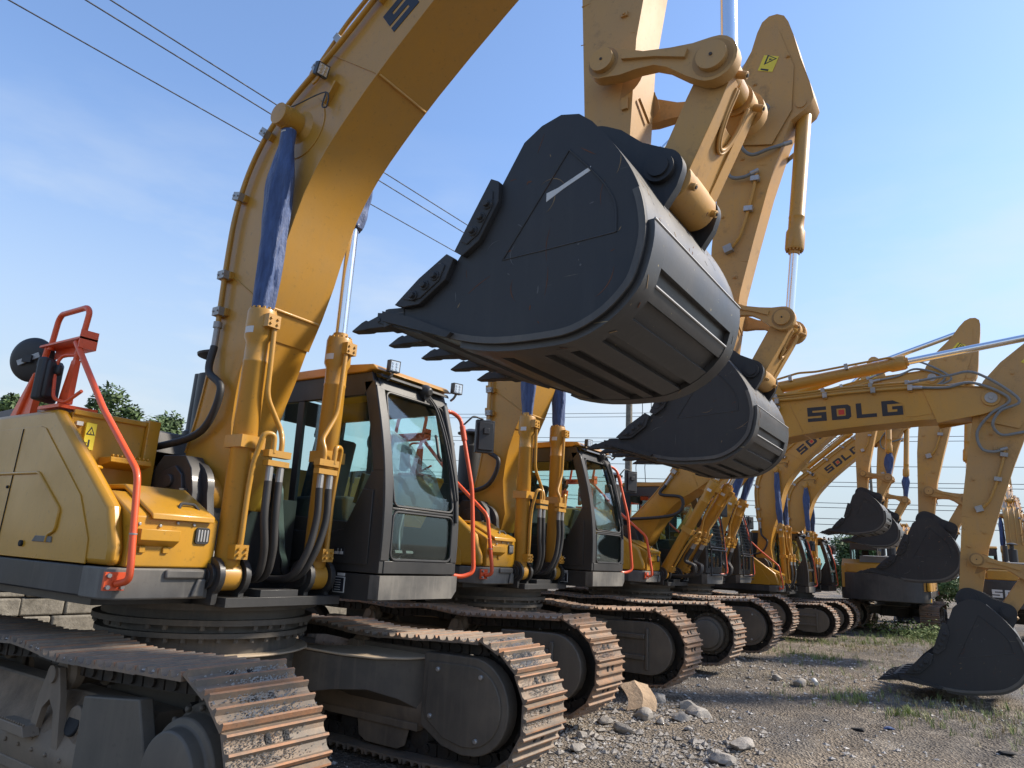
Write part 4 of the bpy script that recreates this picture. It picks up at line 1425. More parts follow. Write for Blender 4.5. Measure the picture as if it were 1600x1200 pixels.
def arm_pipe_mb(fn):
    mb = MB()
    for s in (-1, 1):
        pts = [(.76, .25), (.95, .24), (1.3, .19), (1.62, .12), (1.75, .02)]
        mb.tube([(fn(u, v)[0], YC + s * .205, fn(u, v)[1]) for u, v in pts], .020, n=10, rad=.1)
        for u, v in ((.86, .245), (1.25, .20)):
            q = fn(u, v)
            d = Vector((fn(1, 0)[0] - fn(0, 0)[0], 0, fn(1, 0)[1] - fn(0, 0)[1])).normalized()
            mb.obox((q[0], YC + s * .215, q[1]), d, (0, 1, 0), (-d.z, 0, d.x), .03, .03, .05, 1)
        q = fn(1.75, .0)
        mb.obox((q[0], YC + s * .205, q[1]), (1, 0, .3), (0, 1, 0), (-.3, 0, 1), .05, .04, .045, 1)
    return mb
def arm_hose_mb(fb, fa):
    """grey sleeved hoses from the boom-tip pipes, hanging in loops over the pivot to the arm"""
    mb = MB()
    V = lambda p, y: Vector((p[0], y, p[1]))
    for sgn in (-1, 1):
        y = YC + sgn * .34
        s0 = fb(5.45, interp(BOOM_UP, 5.45) - .07)
        s1 = fb(5.45, interp(BOOM_UP, 5.45) + .04)
        a = [V(s0, y), V(fb(5.85, .40), y), V(fb(6.2, .30), y + sgn * .03), V(fa(.0, .24), y + sgn * .03), V(fa(.26, .02), y), V(fa(.55, -.13), YC + sgn * .28), V(fa(.80, -.06), YC + sgn * .26), V(fa(.84, .10), YC + sgn * .25), V(fa(.76, .26), YC + sgn * .22)]
        b = [V(s1, y - sgn * .06), V(fb(5.95, .56), y), V(fb(6.3, .42), y + sgn * .04), V(fa(.0, .36), y + sgn * .04), V(fa(.20, .14), y + sgn * .02), V(fa(.42, .06), y), V(fa(.56, .18), YC + sgn * .27), V(fa(.50, .40), YC + sgn * .24), V(fa(.40, .60), YC + sgn * .14)]
        for q in (a, b):
            mb.tube(spline(q, 7), .021, n=14, raw=True, mat=0)
            d = (q[1] - q[0]).normalized()
            mb.cyl(q[0] - d * .04, q[0] + d * .12, .029, n=10, mat=1)
            d = (q[-2] - q[-1]).normalized()
            mb.cyl(q[-1] - d * .02, q[-1] + d * .08, .027, n=10, mat=1)
    return mb

def solve2(p, q, lp, lq, side):
    p, q = Vector(p), Vector(q)
    d = q - p; D = d.length
    D2 = min(D, lp + lq - .001)
    a = (lp * lp - lq * lq + D2 * D2) / (2 * D2)
    h = sqrt(max(0, lp * lp - a * a))
    d.normalize(); n = Vector((-d.y, d.x))
    return tuple(p + d * a + n * (h * side))

def hlink_mb(H, K):
    mb = MB()
    H, K = Vector(H), Vector(K)
    L = (K - H).length
    fn = frame2(H, K, L)
    for s in (-1, 1):
        y = YC + s * .275
        P = arc(0, 0, .105, 110, 290, 10) + [(.14, -.085), (.24, -.05), (L * .5, -.028), (L - .26, -.045), (L - .13, -.10)] + arc(L, 0, .135, -110, 110, 12) + [(L - .15, .095), (L - .28, .075), (.25, .062), (.12, .082)]
        mb.prism(P, y - .04, y + .04, fn=fn)
        P = [(.13, .005), (L * .5, .012), (L - .16, .0), (L - .16, .055), (L * .5, .048), (.13, .045)]
        e = sorted((y + s * .04, y + s * .062))
        mb.prism(P, *e, fn=fn)
        for c, r in ((H, .075), (K, .085)):
            mb.cyl((c[0], y + s * .04, c[1]), (c[0], y + s * .075, c[1]), r, n=24)
            mb.cyl((c[0], y + s * .075, c[1]), (c[0], y + s * .080, c[1]), r * .12, n=8, mat=1)
    mb.cyl((H[0], YC - .25, H[1]), (H[0], YC + .25, H[1]), .05, n=16)
    for c, r in ((H, .098), (K, .115)):
        for s in (-1, 1): mb.cyl((c[0], YC + s * .3155, c[1]), (c[0], YC + s * .3165, c[1]), r, n=28, mat=2)
    return mb
def klink_mb(K, L_):
    mb = MB()
    K, L_ = Vector(K), Vector(L_)
    L = (L_ - K).length
    fn = frame2(K, L_, L)
    mb.cyl((K[0], YC - .225, K[1]), (K[0], YC - .10, K[1]), .105, n=24)
    mb.cyl((K[0], YC + .10, K[1]), (K[0], YC + .225, K[1]), .105, n=24)
    mb.lathe((L_[0], YC - .235, L_[1]), (L_[0], YC + .235, L_[1]), [(0, .085), (.02, .13), (.45, .13), (.47, .085)], n=28)
    # two cheeks merging into one box web
    mb.prism([(.0, -.10), (.20, -.105), (L, -.10), (L, .10), (.20, .105), (.0, .10)], YC - .225, YC - .115, fn=fn)
    mb.prism([(.0, -.10), (.20, -.105), (L, -.10), (L, .10), (.20, .105), (.0, .10)], YC + .115, YC + .225, fn=fn)
    mb.prism([(.24, -.085), (L, -.10), (L, .095), (.24, .09)], YC - .118, YC + .118, fn=fn)
    for rr, k in ((1.0, .014), (1.22, .010)):
        ring = spline([(.05, -.098 * rr, 0), (.20, -.092 * rr, 0), (.25 + .07 * rr, -.055 * rr, 0), (.27 + .09 * rr, 0, 0), (.25 + .07 * rr, .055 * rr, 0), (.20, .092 * rr, 0), (.05, .098 * rr, 0)], 5)
        mb.tube([(fn(p.x, .104)[0], YC + p.y, fn(p.x, .104)[1]) for p in ring], k, n=6, raw=True)
    for u, s in ((L, -.18), (L, .18), (0, -.17), (0, .17)):
        c = Vector(fn(u, .10)); o = Vector(fn(u, .16))
        mb.cyl((c[0], YC + s, c[1]), (o[0], YC + s, o[1]), .022, n=12)
        mb.cyl((o[0], YC + s, o[1]), (o[0] + (o[0]-c[0])*.1, YC + s, o[1] + (o[1]-c[1])*.1), .012, n=8, mat=1)
    return mb

# bucket, traced in a fixed frame whose arm pin is BP and link pin is LP
BP, LP, TP = (3.66, 4.00), (4.08, 3.78), (2.22, 3.0)
WRAP = [(2.58, 3.00), (2.79, 2.92), (3.08, 2.82), (3.33, 2.77), (3.61, 2.76), (3.79, 2.775), (3.96, 2.85), (4.08, 2.96), (4.13, 3.06), (4.165, 3.21), (4.16, 3.34), (4.13, 3.47), (4.07, 3.61), (3.98, 3.76), (3.86, 3.92)]
SIDE = [(2.62, 3.03), (2.68, 3.08), (3.03, 3.30), (3.28, 3.65), (3.44, 3.92), (3.55, 3.99), (3.67, 4.02), (3.78, 3.99), (3.86, 3.92)]
BW = .70
def brot(ang, pos):
    c, s = cos(ang), sin(ang)
    def fn(x, z):
        dx, dz = x - BP[0], z - BP[1]
        return (pos[0] + c * dx - s * dz, pos[1] + s * dx + c * dz)
    return fn
def bucket_shell(fn, tape=False, marks=0):
    mb = MB()
    wrap = spline2(WRAP, 3)
    mb.strip([fn(*p) for p in wrap], .030, YC - BW, YC + BW, mat=1)
    wr_in = wrap
    poly = [fn(*p) for p in (wrap + SIDE[::-1][1:])]
    for s in (-1, 1):
        e = sorted((YC + s * (BW - .001), YC + s * (BW + .022)))
        mb.prism(poly, *e, mat=0)
        # raised edge bead along the wrapper and the corner wear plate
        w2 = offset_line(wrap, .0)
        mb.strip([fn(*p) for p in wrap[2:34]], .035, *sorted((YC + s * (BW + .0215), YC + s * (BW + .034))), mat=5, side=1)
        # triangular stiffened area: weld lines only
        y = YC + s * (BW + .024)
        T1 = [(3.73, 3.79), (3.91, 3.58), (4.0, 3.42), (4.01, 3.26)]
        mb.tube([(*[fn(*p)[0]], y, fn(*p)[1]) for p in [(3.34, 3.24), (3.73, 3.79)]], .004, n=5, raw=True, mat=0)
        mb.tube([(fn(*p)[0], y, fn(*p)[1]) for p in spline2(T1, 4)], .006, n=5, raw=True, mat=0)
        mb.tube([(fn(*p)[0], y, fn(*p)[1]) for p in [(3.34, 3.24), (3.6, 3.246), (4.01, 3.26)]], .003, n=5, raw=True, mat=1)
    if marks:
        rnd = random.Random(marks)
        # scrapes, scuffs and rust blooms on the near side plate and on the shell
        def inside(x, z): return z > 2.84 and z < 3.95 and x < 4.08 and x > 2.85 and z < 3.30 + (x - 3.03) * 1.25 and (x - 3.55) ** 2 * 1.2 + (z - 3.35) ** 2 < .40
        k = 0
        while k < 34:
            x, z = rnd.uniform(2.9, 4.1), rnd.uniform(2.84, 3.95)
            if not inside(x, z): continue
            k += 1
            a = rnd.choice((rnd.gauss(1.35, .25), rnd.gauss(.35, .3), rnd.uniform(0, 3.1)))
            L = rnd.choice((.015, .025, .04, .06, .16)) * rnd.uniform(.6, 1.2)
            w = rnd.uniform(.0012, .003) if L > .05 else rnd.uniform(.002, .006)
            cv = rnd.uniform(-2, 2)
            pts = []
            for i in range(7):
                tt = i / 6 - .5
                th = a + cv * tt * L * 4
                pts.append((x + cos(th) * L * tt, z + sin(th) * L * tt))
            ws = [w * (1 - (2 * i / 6 - 1) ** 2) * rnd.uniform(.5, 1.2) + .0003 for i in range(7)]
            q = [(px_ - sin(a) * ws[i], pz_ + cos(a) * ws[i]) for i, (px_, pz_) in enumerate(pts)] + [(px_ + sin(a) * ws[i], pz_ - cos(a) * ws[i]) for i, (px_, pz_) in reversed(list(enumerate(pts)))]
            mb.prism([fn(*p) for p in q], YC - BW - .0228, YC - BW - .0215, mat=rnd.choice((6, 7, 7, 8, 8)))
        hw_ = spline2(WRAP, 6)
        for i in range(60):
            j = rnd.randint(int(.3 * len(hw_)), int(.86 * len(hw_)))
            lim = .036 if (.16 < j / len(hw_) < .70) else .0
            o_ = offset_line(hw_, -(lim + .0012))
            y = YC + rnd.uniform(-BW + .02, BW - .05)
            n_ = rnd.choice((1, 1, 2, 3))
            if j + n_ >= len(hw_) or (lim and abs(y - YC) < BW - .14): continue
            dy = rnd.uniform(-.04, .04); w = rnd.uniform(.002, .006)
            p0, p1 = fn(*o_[j]), fn(*o_[j + n_])
            i0, i1 = fn(*offset_line(hw_, -lim)[j]), fn(*offset_line(hw_, -lim)[j + n_])
            mb.add([(p0[0], y - w, p0[1]), (p0[0], y + w, p0[1]), (p1[0], y + dy + w, p1[1]), (p1[0], y + dy - w, p1[1]),
                    (i0[0], y - w, i0[1]), (i0[0], y + w, i0[1]), (i1[0], y + dy + w, i1[1]), (i1[0], y + dy - w, i1[1])],
                   [(0, 1, 2, 3), (4, 5, 6, 7), (0, 1, 5, 4), (1, 2, 6, 5), (2, 3, 7, 6), (3, 0, 4, 7)], rnd.choice((6, 6, 7, 7, 8)))
    if tape:
        e = sorted((YC - BW - .0235, YC - BW - .022))
        mb.prism([fn(*p) for p in [(3.60, 3.52), (3.60, 3.57), (3.67, 3.585), (3.86, 3.66), (3.86, 3.635), (3.70, 3.57)]], *e, mat=4)
    # wear strips under the heel
    heel = [p for p in wrap]
    def seg(t0, t1, y0, y1, th, m):
        i0, i1 = int(t0 * (len(heel) - 1)), int(t1 * (len(heel) - 1))
        mb.strip([fn(*p) for p in heel[i0:i1 + 1]], th, y0, y1, mat=m, side=-1)
    seg(.16, .70, YC - BW, YC - BW + .14, .034, 1)
    seg(.16, .70, YC + BW - .14, YC + BW, .034, 1)
    seg(.60, .70, YC - BW + .14, YC + BW - .14, .034, 1)
    for a, b in ((.50, .565), (.425, .475), (.355, .40), (.29, .33), (.23, .268), (.17, .205)):
        seg(a, b, YC - BW + .14, YC + BW - .14, .030, 1)
    i = int(.70 * (len(heel) - 1))
    q = fn(*offset_line(heel, -.036)[i])
    mb.tube([(q[0], YC - BW, q[1]), (q[0], YC + BW, q[1])], .006, n=5, raw=True, mat=2)
    i = int(.565 * (len(heel) - 1)); q = fn(*offset_line(heel, -.032)[i])
    mb.tube([(q[0], YC - BW + .14, q[1]), (q[0], YC + BW - .14, q[1])], .007, n=5, raw=True, mat=2)
    # cutting lip
    lip = [(2.44, 3.075), (2.44, 3.015), (2.62, 2.955), (2.80, 2.895), (2.86, 2.95), (2.60, 3.045)]
    mb.prism([fn(*p) for p in lip], YC - BW - .02, YC + BW + .02, mat=0)
    for s in (-1, 1):
        e = sorted((YC + s * (BW + .02), YC + s * (BW + .065)))
        mb.prism([fn(*p) for p in [(2.52, 3.06), (2.52, 3.0), (3.02, 2.835), (3.05, 2.86), (2.75, 2.99)]], *e, mat=0)
    # top tube beam and ears
    t = [(3.44, 3.90), (3.55, 3.98), (3.67, 4.005), (3.78, 3.975), (3.86, 3.90), (3.72, 3.80), (3.55, 3.80)]
    mb.prism([fn(*p) for p in t], YC - BW, YC + BW, mat=0)
    ear = [(3.50, 3.90), (3.48, 4.02)] + arc(BP[0], BP[1], .175, 150, 60, 8) + [(3.84, 4.10), (3.97, 3.98), (4.06, 3.93)] + arc(LP[0], LP[1], .125, 70, -20, 8) + [(4.17, 3.66), (4.10, 3.56), (4.11, 3.50)] + [(3.9, 3.75)]
    for y in (YC - .33, YC + .27):
        mb.prism([fn(*p) for p in ear], y, y + .06, mat=0)
    for (p, r) in ((BP, .115), (LP, .085)):
        q = fn(*p)
        for s in (-1, 1):
            mb.cyl((q[0], YC + s * .33, q[1]), (q[0], YC + s * .365, q[1]), r, n=28, mat=0)
            mb.cyl((q[0], YC + s * .365, q[1]), (q[0], YC + s * .38, q[1]), r * .7, n=28, mat=0)
    # bright ground edges of the ears
    e2 = [(3.84, 4.10), (3.97, 3.98), (4.06, 3.93)]
    return mb
def tooth_mb(fn, y, scale=1.0):
    mb = MB()
    w = .058
    secs = [(2.66, 3.035, .040, 1.0), (2.535, 3.028, .056, 1.05), (2.50, 3.028, .058, 1.05), (2.495, 3.028, .048, .9), (2.42, 3.022, .038, .80), (2.345, 3.016, .026, .72), (2.325, 3.018, .032, .74), (2.29, 3.014, .026, .72), (2.20, 2.998, .005, .5)]
    rings = []
    for x, z, h, k in secs:
        a, b = fn(x + .0, z + h), fn(x, z - h)
        ww = w * k * (1.15 if x > 2.5 else 1)
        rings.append([(a[0], y - ww, a[1]), (a[0], y + ww, a[1]), (b[0], y + ww, b[1]), (b[0], y - ww, b[1])])
    mb.rings(rings)
    q = fn(2.455, 3.026)
    mb.cyl((q[0], y - w * 1.12, q[1]), (q[0], y + w * 1.12, q[1]), .016, n=8)
    return mb
def side_cutter_mb(fn, s, k):
    mb = MB()
    if k == 0:
        P = [(3.255, 3.73), (3.31, 3.70), (3.315, 3.58), (3.20, 3.37), (3.09, 3.30), (3.03, 3.34), (3.15, 3.55)]
        B = [(3.25, 3.57), (3.21, 3.50), (3.16, 3.43)]
    else:
        P = [(2.975, 3.335), (3.03, 3.30), (2.98, 3.18), (2.80, 3.06), (2.68, 3.06), (2.61, 3.085), (2.78, 3.22)]
        B = [(2.91, 3.21), (2.84, 3.165), (2.76, 3.115)]
    e = sorted((YC + s * (BW + .022), YC + s * (BW + .062)))
    mb.prism([fn(*p) for p in P], *e)
    c = Vector((sum(p[0] for p in P) / 7, sum(p[1] for p in P) / 7))
    e = sorted((YC + s * (BW + .062), YC + s * (BW + .070)))
    mb.prism([fn(*(c + (Vector(p) - c) * .72)) for p in P], *e)
    for b in B:
        q = fn(*b)
        mb.cyl((q[0], YC + s * (BW + .06), q[1]), (q[0], YC + s * (BW + .098), q[1]), .020, n=6)
        mb.cyl((q[0], YC + s * (BW + .06), q[1]), (q[0], YC + s * (BW + .078), q[1]), .030, n=12)
    return mb

GROUP_ROW = 'yellow excavators parked side by side in a row'
def sub(name, mb, mats, parent, bevel=0.0, smooth=32):
    return part(name, None, lambda: (mb, mats), parent, bevel=bevel, smooth=smooth)

def excavator(loc, label, pose, yaw=0.0, scale=1.0, shoe='shoe_dark', cover='d', guard=False, mesh_orange=True,
              text=True, seed=1, gravel=(0, 0), rod_cover=('full', 'full'), lod=0, group=GROUP_ROW, rear=False, tone='yellow'):
    root = bpy.data.objects.new('excavator', None)
    root.empty_display_size = .5
    link(root)
    root.location = loc; root.rotation_euler = (0, 0, yaw); root.scale = (scale,) * 3
    tag(root, label, 'excavator', group)
    P = lambda name, key, fn, mats, par=root, bevel=0.0, smooth=32: part(name, key, lambda: (fn(), mats), par, bevel=bevel, smooth=smooth)
    Y = tone
    # --- undercarriage
    for k, cy in (('r', TRR_), ('l', TRL)):
        tr = P('crawler_track', ('shoes', k, shoe), lambda: shoes_mb(cy, 3 if k == 'r' else 4), [shoe, 'rust_edge' if shoe != 'shoe_rust' else 'shoe_rust', 'hollow'], smooth=0)
        if tr.label if False else False: pass
        P('track_chain', ('chain', k), lambda: chain_mb(cy), ['chain'], par=tr)
        tf = P('track_frame', ('tf', k), lambda: track_frame_mb(cy), ['under', 'dirt', 'hollow'], bevel=.010)
        P('sprocket', ('spr', k), lambda: sprocket_mb(cy), ['chain'], par=tf)
        P('idler', ('idl', k), lambda: idler_mb(cy), ['chain'], par=tf)
        for x0 in (-.75, .62): P('carrier_roller', ('car', k, x0), lambda: carrier_mb(cy, x0), ['under'], par=tf)
        for i in range(8):
            P('track_roller', ('rol', k, i), lambda: roller_mb(-1.45 + i * .40, .215, cy, .10), ['chain'], par=tf)
        for side in (-1, 1):
            st = cover
            if cover == 'd' and ((k == 'r' and side == -1) or (k == 'l' and side == 1)): st = 'hub'
            P('motor_guard', ('mg', k, side, st), lambda: motor_cover_mb(cy, side, st), ['guard', 'galv'], par=tf, bevel=.01)
        am = gravel[0] if k == 'r' else gravel[1]
        if am:
            g = P('gravel', None, lambda: gravel_on_track(cy, seed * 7 + (1 if k == 'r' else 2), am), ['pebble'], par=tr, smooth=0)
            g['kind'] = 'stuff'; g['label'] = 'loose pale gravel lying on the track shoes'
    P('centre_frame', 'cf', centre_frame, ['guard', 'deck'], bevel=.006)
    P('slewing_ring', 'sr', slew_ring, ['guard'])
    # --- upper body
    P('platform', 'pl', platform, ['cab_grey'], bevel=.008)
    P('side_skirt', 'sk', skirt, ['skirt', 'base_grey'], bevel=.012)
    tb = P('tool_box', 'tb', tool_box, ['yellow_front'], bevel=.012)
    P('lid', 'tl', tool_lid, ['yellow_front'], par=tb, bevel=.01)
    def grille():
        mb = MB()
        mb.prism_x(round_rect(-.72, -.615, 1.66, 1.77, .02), .868, .884, 0)
        for i in range(4): mb.prism_x(round_rect(-.705 + i * .022, -.692 + i * .022, 1.675, 1.755, .005, 2), .884, .887, 1)
        return mb
    P('grille', 'gr', grille, ['plastic', 'galv'], par=tb, bevel=.003)
    def step():
        mb = MB()
        mb.prism([(.87, 1.63), (.93, 1.67), (.93, 1.74), (.87, 1.74)], -1.13, -.86)
        for y in (-1.08, -.92): mb.box(.87, .885, y - .02, y + .02, 1.59, 1.63)
        for y, z in ((-1.12, 1.77), (-.98, 1.765), (-.86, 1.79), (-.74, 1.785)): mb.cyl((.868, y, z), (.884, y, z), .012, n=6, mat=1)
        return mb
    P('step', 'st', step, ['yellow_front', 'galv'], par=tb, bevel=.004)
    def latch():
        mb = MB()
        f = lambda t: .52 + .38 * (1 - t)
        mb.tube([(.80, -.82, 1.885), (.78, -.80, 1.925), (.78, -.70, 1.925), (.80, -.67, 1.885)], .011, n=8, rad=.02)
        return mb
    P('handle', 'la', latch, ['plastic'], par=tb)
    sp = P('side_panel', 'sp', side_panel, ['yellow_front'], bevel=.035)
    P('door_relief', 'spr', side_panel_relief, ['yellow_front', 'hollow', 'base_grey'], par=sp, bevel=.008)
    ft = P('fuel_tank', 'ft', fuel_tank, ['yellow_front'], bevel=.006)
    def warn():
        mb = MB()
        mb.box(-.2, -.176, -1.06, -.985, 2.30, 2.50, 0)
        mb.prism_x([(-1.055, 2.41), (-.99, 2.41), (-1.022, 2.475)], -.176, -.1745, 1)
        mb.prism_x([(-1.043, 2.418), (-1.002, 2.418), (-1.022, 2.458)], -.1745, -.1735, 0)
        mb.prism_x([(-1.026, 2.42), (-1.018, 2.42), (-1.022, 2.447)], -.1735, -.1728, 1)
        mb.box(-.176, -.1745, -1.03, -1.018, 2.32, 2.375, 1)
        mb.box(-.176, -.1745, -1.055, -1.035, 2.345, 2.352, 1)
        mb.box(-.2, -.176, -1.13, -1.085, 2.47, 2.50, 2)
        return mb
    P('sticker', 'wa', warn, ['sticker', 'black_mark', 'white_mark'], par=ft, smooth=0)
    P('engine_hood', 'eh', engine_hood, ['yellow', 'hood_grey', 'hollow'], bevel=.02)
    cw = P('counterweight', 'cw', counterweight, ['skirt', 'yellow'], bevel=.03)
    if rear:
        def rfl():
            mb = MB()
            mb.box(-3.30, -3.02, -1.275, -1.262, 1.16, 1.27, 0); mb.box(-3.20, -3.10, -1.279, -1.275, 1.16, 1.27, 1)
            return mb
        P('reflector', 'rfl', rfl, ['sticker', 'red_mark'], par=cw, smooth=0)
    if rear == 2:
        def rtxt():
            mb = MB()
            # lettering on the back of the counterweight, laid in yz
            tmp = MB()
            add_text(tmp, 'SDLG', lambda u, v: (u, v), .30, .26, .07, 0, .01, 0)
            vs = []
            for (u, yy, v) in tmp.v:
                y = .165 + .71 - u
                vs.append((-3.505 - yy + .0 + .16 * (abs(y - .165) / 1.43) ** 3, y, 1.44 + v))
            mb.add(vs, tmp.f, 0)
            return mb
        P('lettering', 'rt', rtxt, ['white_mark', 'red_mark'], par=cw, smooth=0)
    P('air_cleaner', 'as', air_stack, ['plastic'])
    P('muffler', 'mf', muffler, ['plastic', 'hollow'])
    P('swing_motor_cover', 'sm', swing_motor, ['cab_grey', 'galv'], bevel=.02)
    P('handrail', 'hr', handrail_front, ['orange', 'galv'])
    if lod < 2:
        P('guard_frame', 'gf', guard_frame, ['orange'])
        P('round_mirror', 'rm', round_mirror, ['plastic', 'galv'])
        P('square_mirror', 'sqm', square_mirror, ['plastic'], bevel=.03)
    # --- cab
    cab = P('cab', 'cb', cab_body, ['cab_grey'], bevel=.008)
    P('cab_roof', 'cr', cab_roof, ['yellow'], par=cab, bevel=.01)
    P('roof_brow', 'cbr', cab_brow, ['cab_grey'], par=cab, bevel=.01)
    P('cab_base', 'cbs', cab_base, ['cab_grey', 'base_grey', 'white_mark', 'black_mark'], par=cab, bevel=.004)
    for y in (CY0 + .02, CY1 - .03): P('side_window', ('sw', y), lambda: pane_side(y), ['glass'], par=cab, smooth=0)
    P('lower_windscreen', 'lw', lambda: pane_front(1.60, 2.0), ['glass'], par=cab)
    P('upper_windscreen', 'uw', lambda: pane_front(2.035, 3.04), ['glass'], par=cab)
    if lod < 1: P('protective_film', 'film', film_mb, ['film'], par=cab, smooth=60)
    P('window_seal', 'ws', seals, ['plastic'], par=cab)
    P('wiper', 'wi', wiper, ['plastic'], par=cab)
    P('seat', 'se', cab_seat, ['seat'], par=cab, bevel=.03)
    P('controls', 'co', cab_controls, ['plastic', 'galv'], par=cab)
    if lod < 2:
        for y in (CY0 + .12, CY1 + .03):
            P('work_lamp', ('wl', y), lambda: lamp_mb((1.19, y, 3.24), (.85, -.25, -.05)), ['plastic', 'lens', 'chrome', 'galv'], par=cab)
    P('side_handrail', 'lr', left_rail, ['orange'])
    if lod < 2: P('side_mirror', 'lm', left_mirror, ['plastic'], bevel=.03)
    if guard: P('windscreen_guard', 'fg', front_guard, ['plastic'], par=cab)
    # --- front linkage
    foot = (.22, 2.05)
    tip, B, T = pose['tip'], pose['B'], pose['T']
    fb = frame2(foot, tip, LB)
    fa0 = frame2(tip, B, LA)
    bend = pose.get('bend', 0)
    fa = lambda u, v: fa0(u, v + bend * max(0, -u - .15))
    bang = atan2(T[1] - B[1], T[0] - B[0]) - atan2(TP[1] - BP[1], TP[0] - BP[0])
    fk = brot(bang, B)
    boom = P('boom', None, lambda: boom_mb(fb), [Y, 'galv'], bevel=.004)
    P('boom_pipes', None, lambda: pipes_mb(fb), [Y, 'galv'], par=boom)
    if lod < 2:
        P('hose', None, lambda: boom_hose_mb(fb), ['rubber', 'galv'], par=boom)
        P('work_lamp', None, lambda: work_lamp_boom(fb), ['plastic', 'lens', 'chrome', Y], par=boom)
    if text: P('lettering', None, lambda: text_mb(fb, pose.get('tsh', 0)), ['black_mark', 'red_mark'], par=boom, smooth=0)
    pin = fb(2.95, 1.20)
    F = (.87, 1.45)
    for i, y in enumerate((YC - .40, YC + .40)):
        LBAR = 1.92
        cyl = P('boom_cylinder', None, lambda: cylinder_mb(F, pin, y, .090, .06, LBAR), [Y])
        if lod < 2: P('label', None, lambda: cyl_label(F, pin, y, .090, LBAR), ['white_mark'], par=cyl)
        rod = P('rod', None, lambda: rod_mb(F, pin, y, .050, LBAR), ['chrome', Y], par=cyl)
        D = (Vector(pin) - Vector(F)).length
        rc = rod_cover[i]
        if rc == 'full': P('rod_cover', None, lambda: cover_mb(F, pin, y, LBAR + .03, D - .10, .080, seed * 3 + i), ['cloth', 'white_mark'], par=cyl, smooth=60)
        elif rc == 'bunch': P('rod_cover', None, lambda: cover_mb(F, pin, y, D - .62, D - .10, .10, seed * 3 + i), ['cloth', 'white_mark'], par=cyl, smooth=60)
        P('pipe', None, lambda: cyl_pipe_mb(F, pin, y, .090, LBAR)[0], [Y], par=cyl)
        if lod < 2: P('hoses', None, lambda: hoses_mb(F, pin, y, .090), ['rubber', 'galv'], par=cyl)
    arm = P('arm', None, lambda: arm_mb(fa), [Y if tone != 'yellow' else 'yellow_worn', 'grease'], bevel=.006)
    P('arm_pipes', None, lambda: arm_pipe_mb(fa), [Y, 'galv'], par=arm)
    if lod < 2:
        P('hoses', None, lambda: arm_hose_mb(fb, fa), ['grey_hose', 'galv'], par=arm)
        def st():
            mb = MB()
            e = (YC - .206, YC - .2025)
            mb.prism([(-.84, .205), (-.64, .14), (-.575, .325), (-.775, .39)], *e, mat=0, fn=fa)
            mb.prism([(-.83, .25), (-.75, .37), (-.70, .21)], YC - .2075, YC - .206, mat=1, fn=fa)
            mb.prism([(-.808, .265), (-.755, .345), (-.722, .238)], YC - .2085, YC - .2075, mat=0, fn=fa)
            mb.prism([(-.775, .275), (-.755, .32), (-.745, .27)], YC - .2095, YC - .2085, mat=1, fn=fa)
            mb.prism([(-.66, .18), (-.64, .175), (-.60, .27), (-.62, .28)], YC - .2075, YC - .206, mat=1, fn=fa)
            return mb
        P('sticker', None, st, ['sticker', 'black_mark'], par=arm, smooth=0)
    q0, q1 = fb(3.44, 1.65), fa(-1.2, .27)
    ac = P('arm_cylinder', None, lambda: cylinder_mb(q0, q1, YC, .105, .06, 2.15), [Y])
    P('rod', None, lambda: rod_mb(q0, q1, YC, .058, 2.15), ['chrome', Y], par=ac)
    def ap():
        a, b = Vector((q0[0], YC, q0[1])), Vector((q1[0], YC, q1[1])); d = (b - a).normalized(); f = Vector((-d.z, 0, d.x))
        mb = MB()
        mb.tube([a + d * .1 + f * .13 - Vector((0, .10, 0)), a + d * .5 + f * .17 - Vector((0, .10, 0)), a + d * .8 + f * .12 - Vector((0, .12, 0)), a + d * 2.0 + f * .10 - Vector((0, .12, 0)), a + d * 2.1 + f * .02 - Vector((0, .1, 0))], .02, n=8)
        for t in (.35, 1.3): mb.obox(a + d * t + f * .10 - Vector((0, .10, 0)), d, (0, 1, 0), f, .03, .04, .05, 1)
        return mb
    P('pipe', None, ap, [Y, 'galv'], par=ac)
    H = fa(2.53, .04)
    Lp = fk(*LP)
    K = solve2(H, Lp, .70, .67, 1)
    if pose.get('kside'): K = solve2(H, Lp, .70, .67, pose['kside'])
    P('coupler_links', None, lambda: hlink_mb(H, K), ['yellow_worn', 'chain', 'grease'], bevel=.008)
    P('bucket_link', None, lambda: klink_mb(K, Lp), ['yellow_worn', 'chain'], bevel=.008)
    c0 = fa(-.08, .70)
    D = (Vector(K) - Vector(c0)).length
    lb = min(1.75, D - .35)
    bc = P('bucket_cylinder', None, lambda: cylinder_mb(c0, K, YC, .088, .05, lb, eye=.08), [Y])
    P('rod', None, lambda: rod_mb(c0, K, YC, .05, lb, eye=.09), ['chrome', Y], par=bc)
    if rod_cover == ('full', 'full') and pose.get('bcover'):
        P('rod_cover', None, lambda: cover_mb(c0, K, YC, lb + .03, D - .1, .085, seed), ['cloth', 'white_mark'], par=bc, smooth=60)
    bk = P('bucket', None, lambda: bucket_shell(fk, pose.get('tape'), seed if lod == 0 else 0), ['bucket', 'bucket_steel', 'weld', 'weld', 'white_mark', 'rim', 'scuff_tan', 'scuff_grey', 'scuff_rust'], bevel=.004)
    for i in range(5):
        y = YC - BW + .04 + i * (2 * BW - .08) / 4
        P('tooth', None, lambda: tooth_mb(fk, y), ['bucket'], par=bk, bevel=.006)
    for s in (-1, 1):
        for k in (0, 1): P('side_cutter', None, lambda: side_cutter_mb(fk, s, k), ['bucket'], par=bk, bevel=.006)
    return root, fb, fa, fk

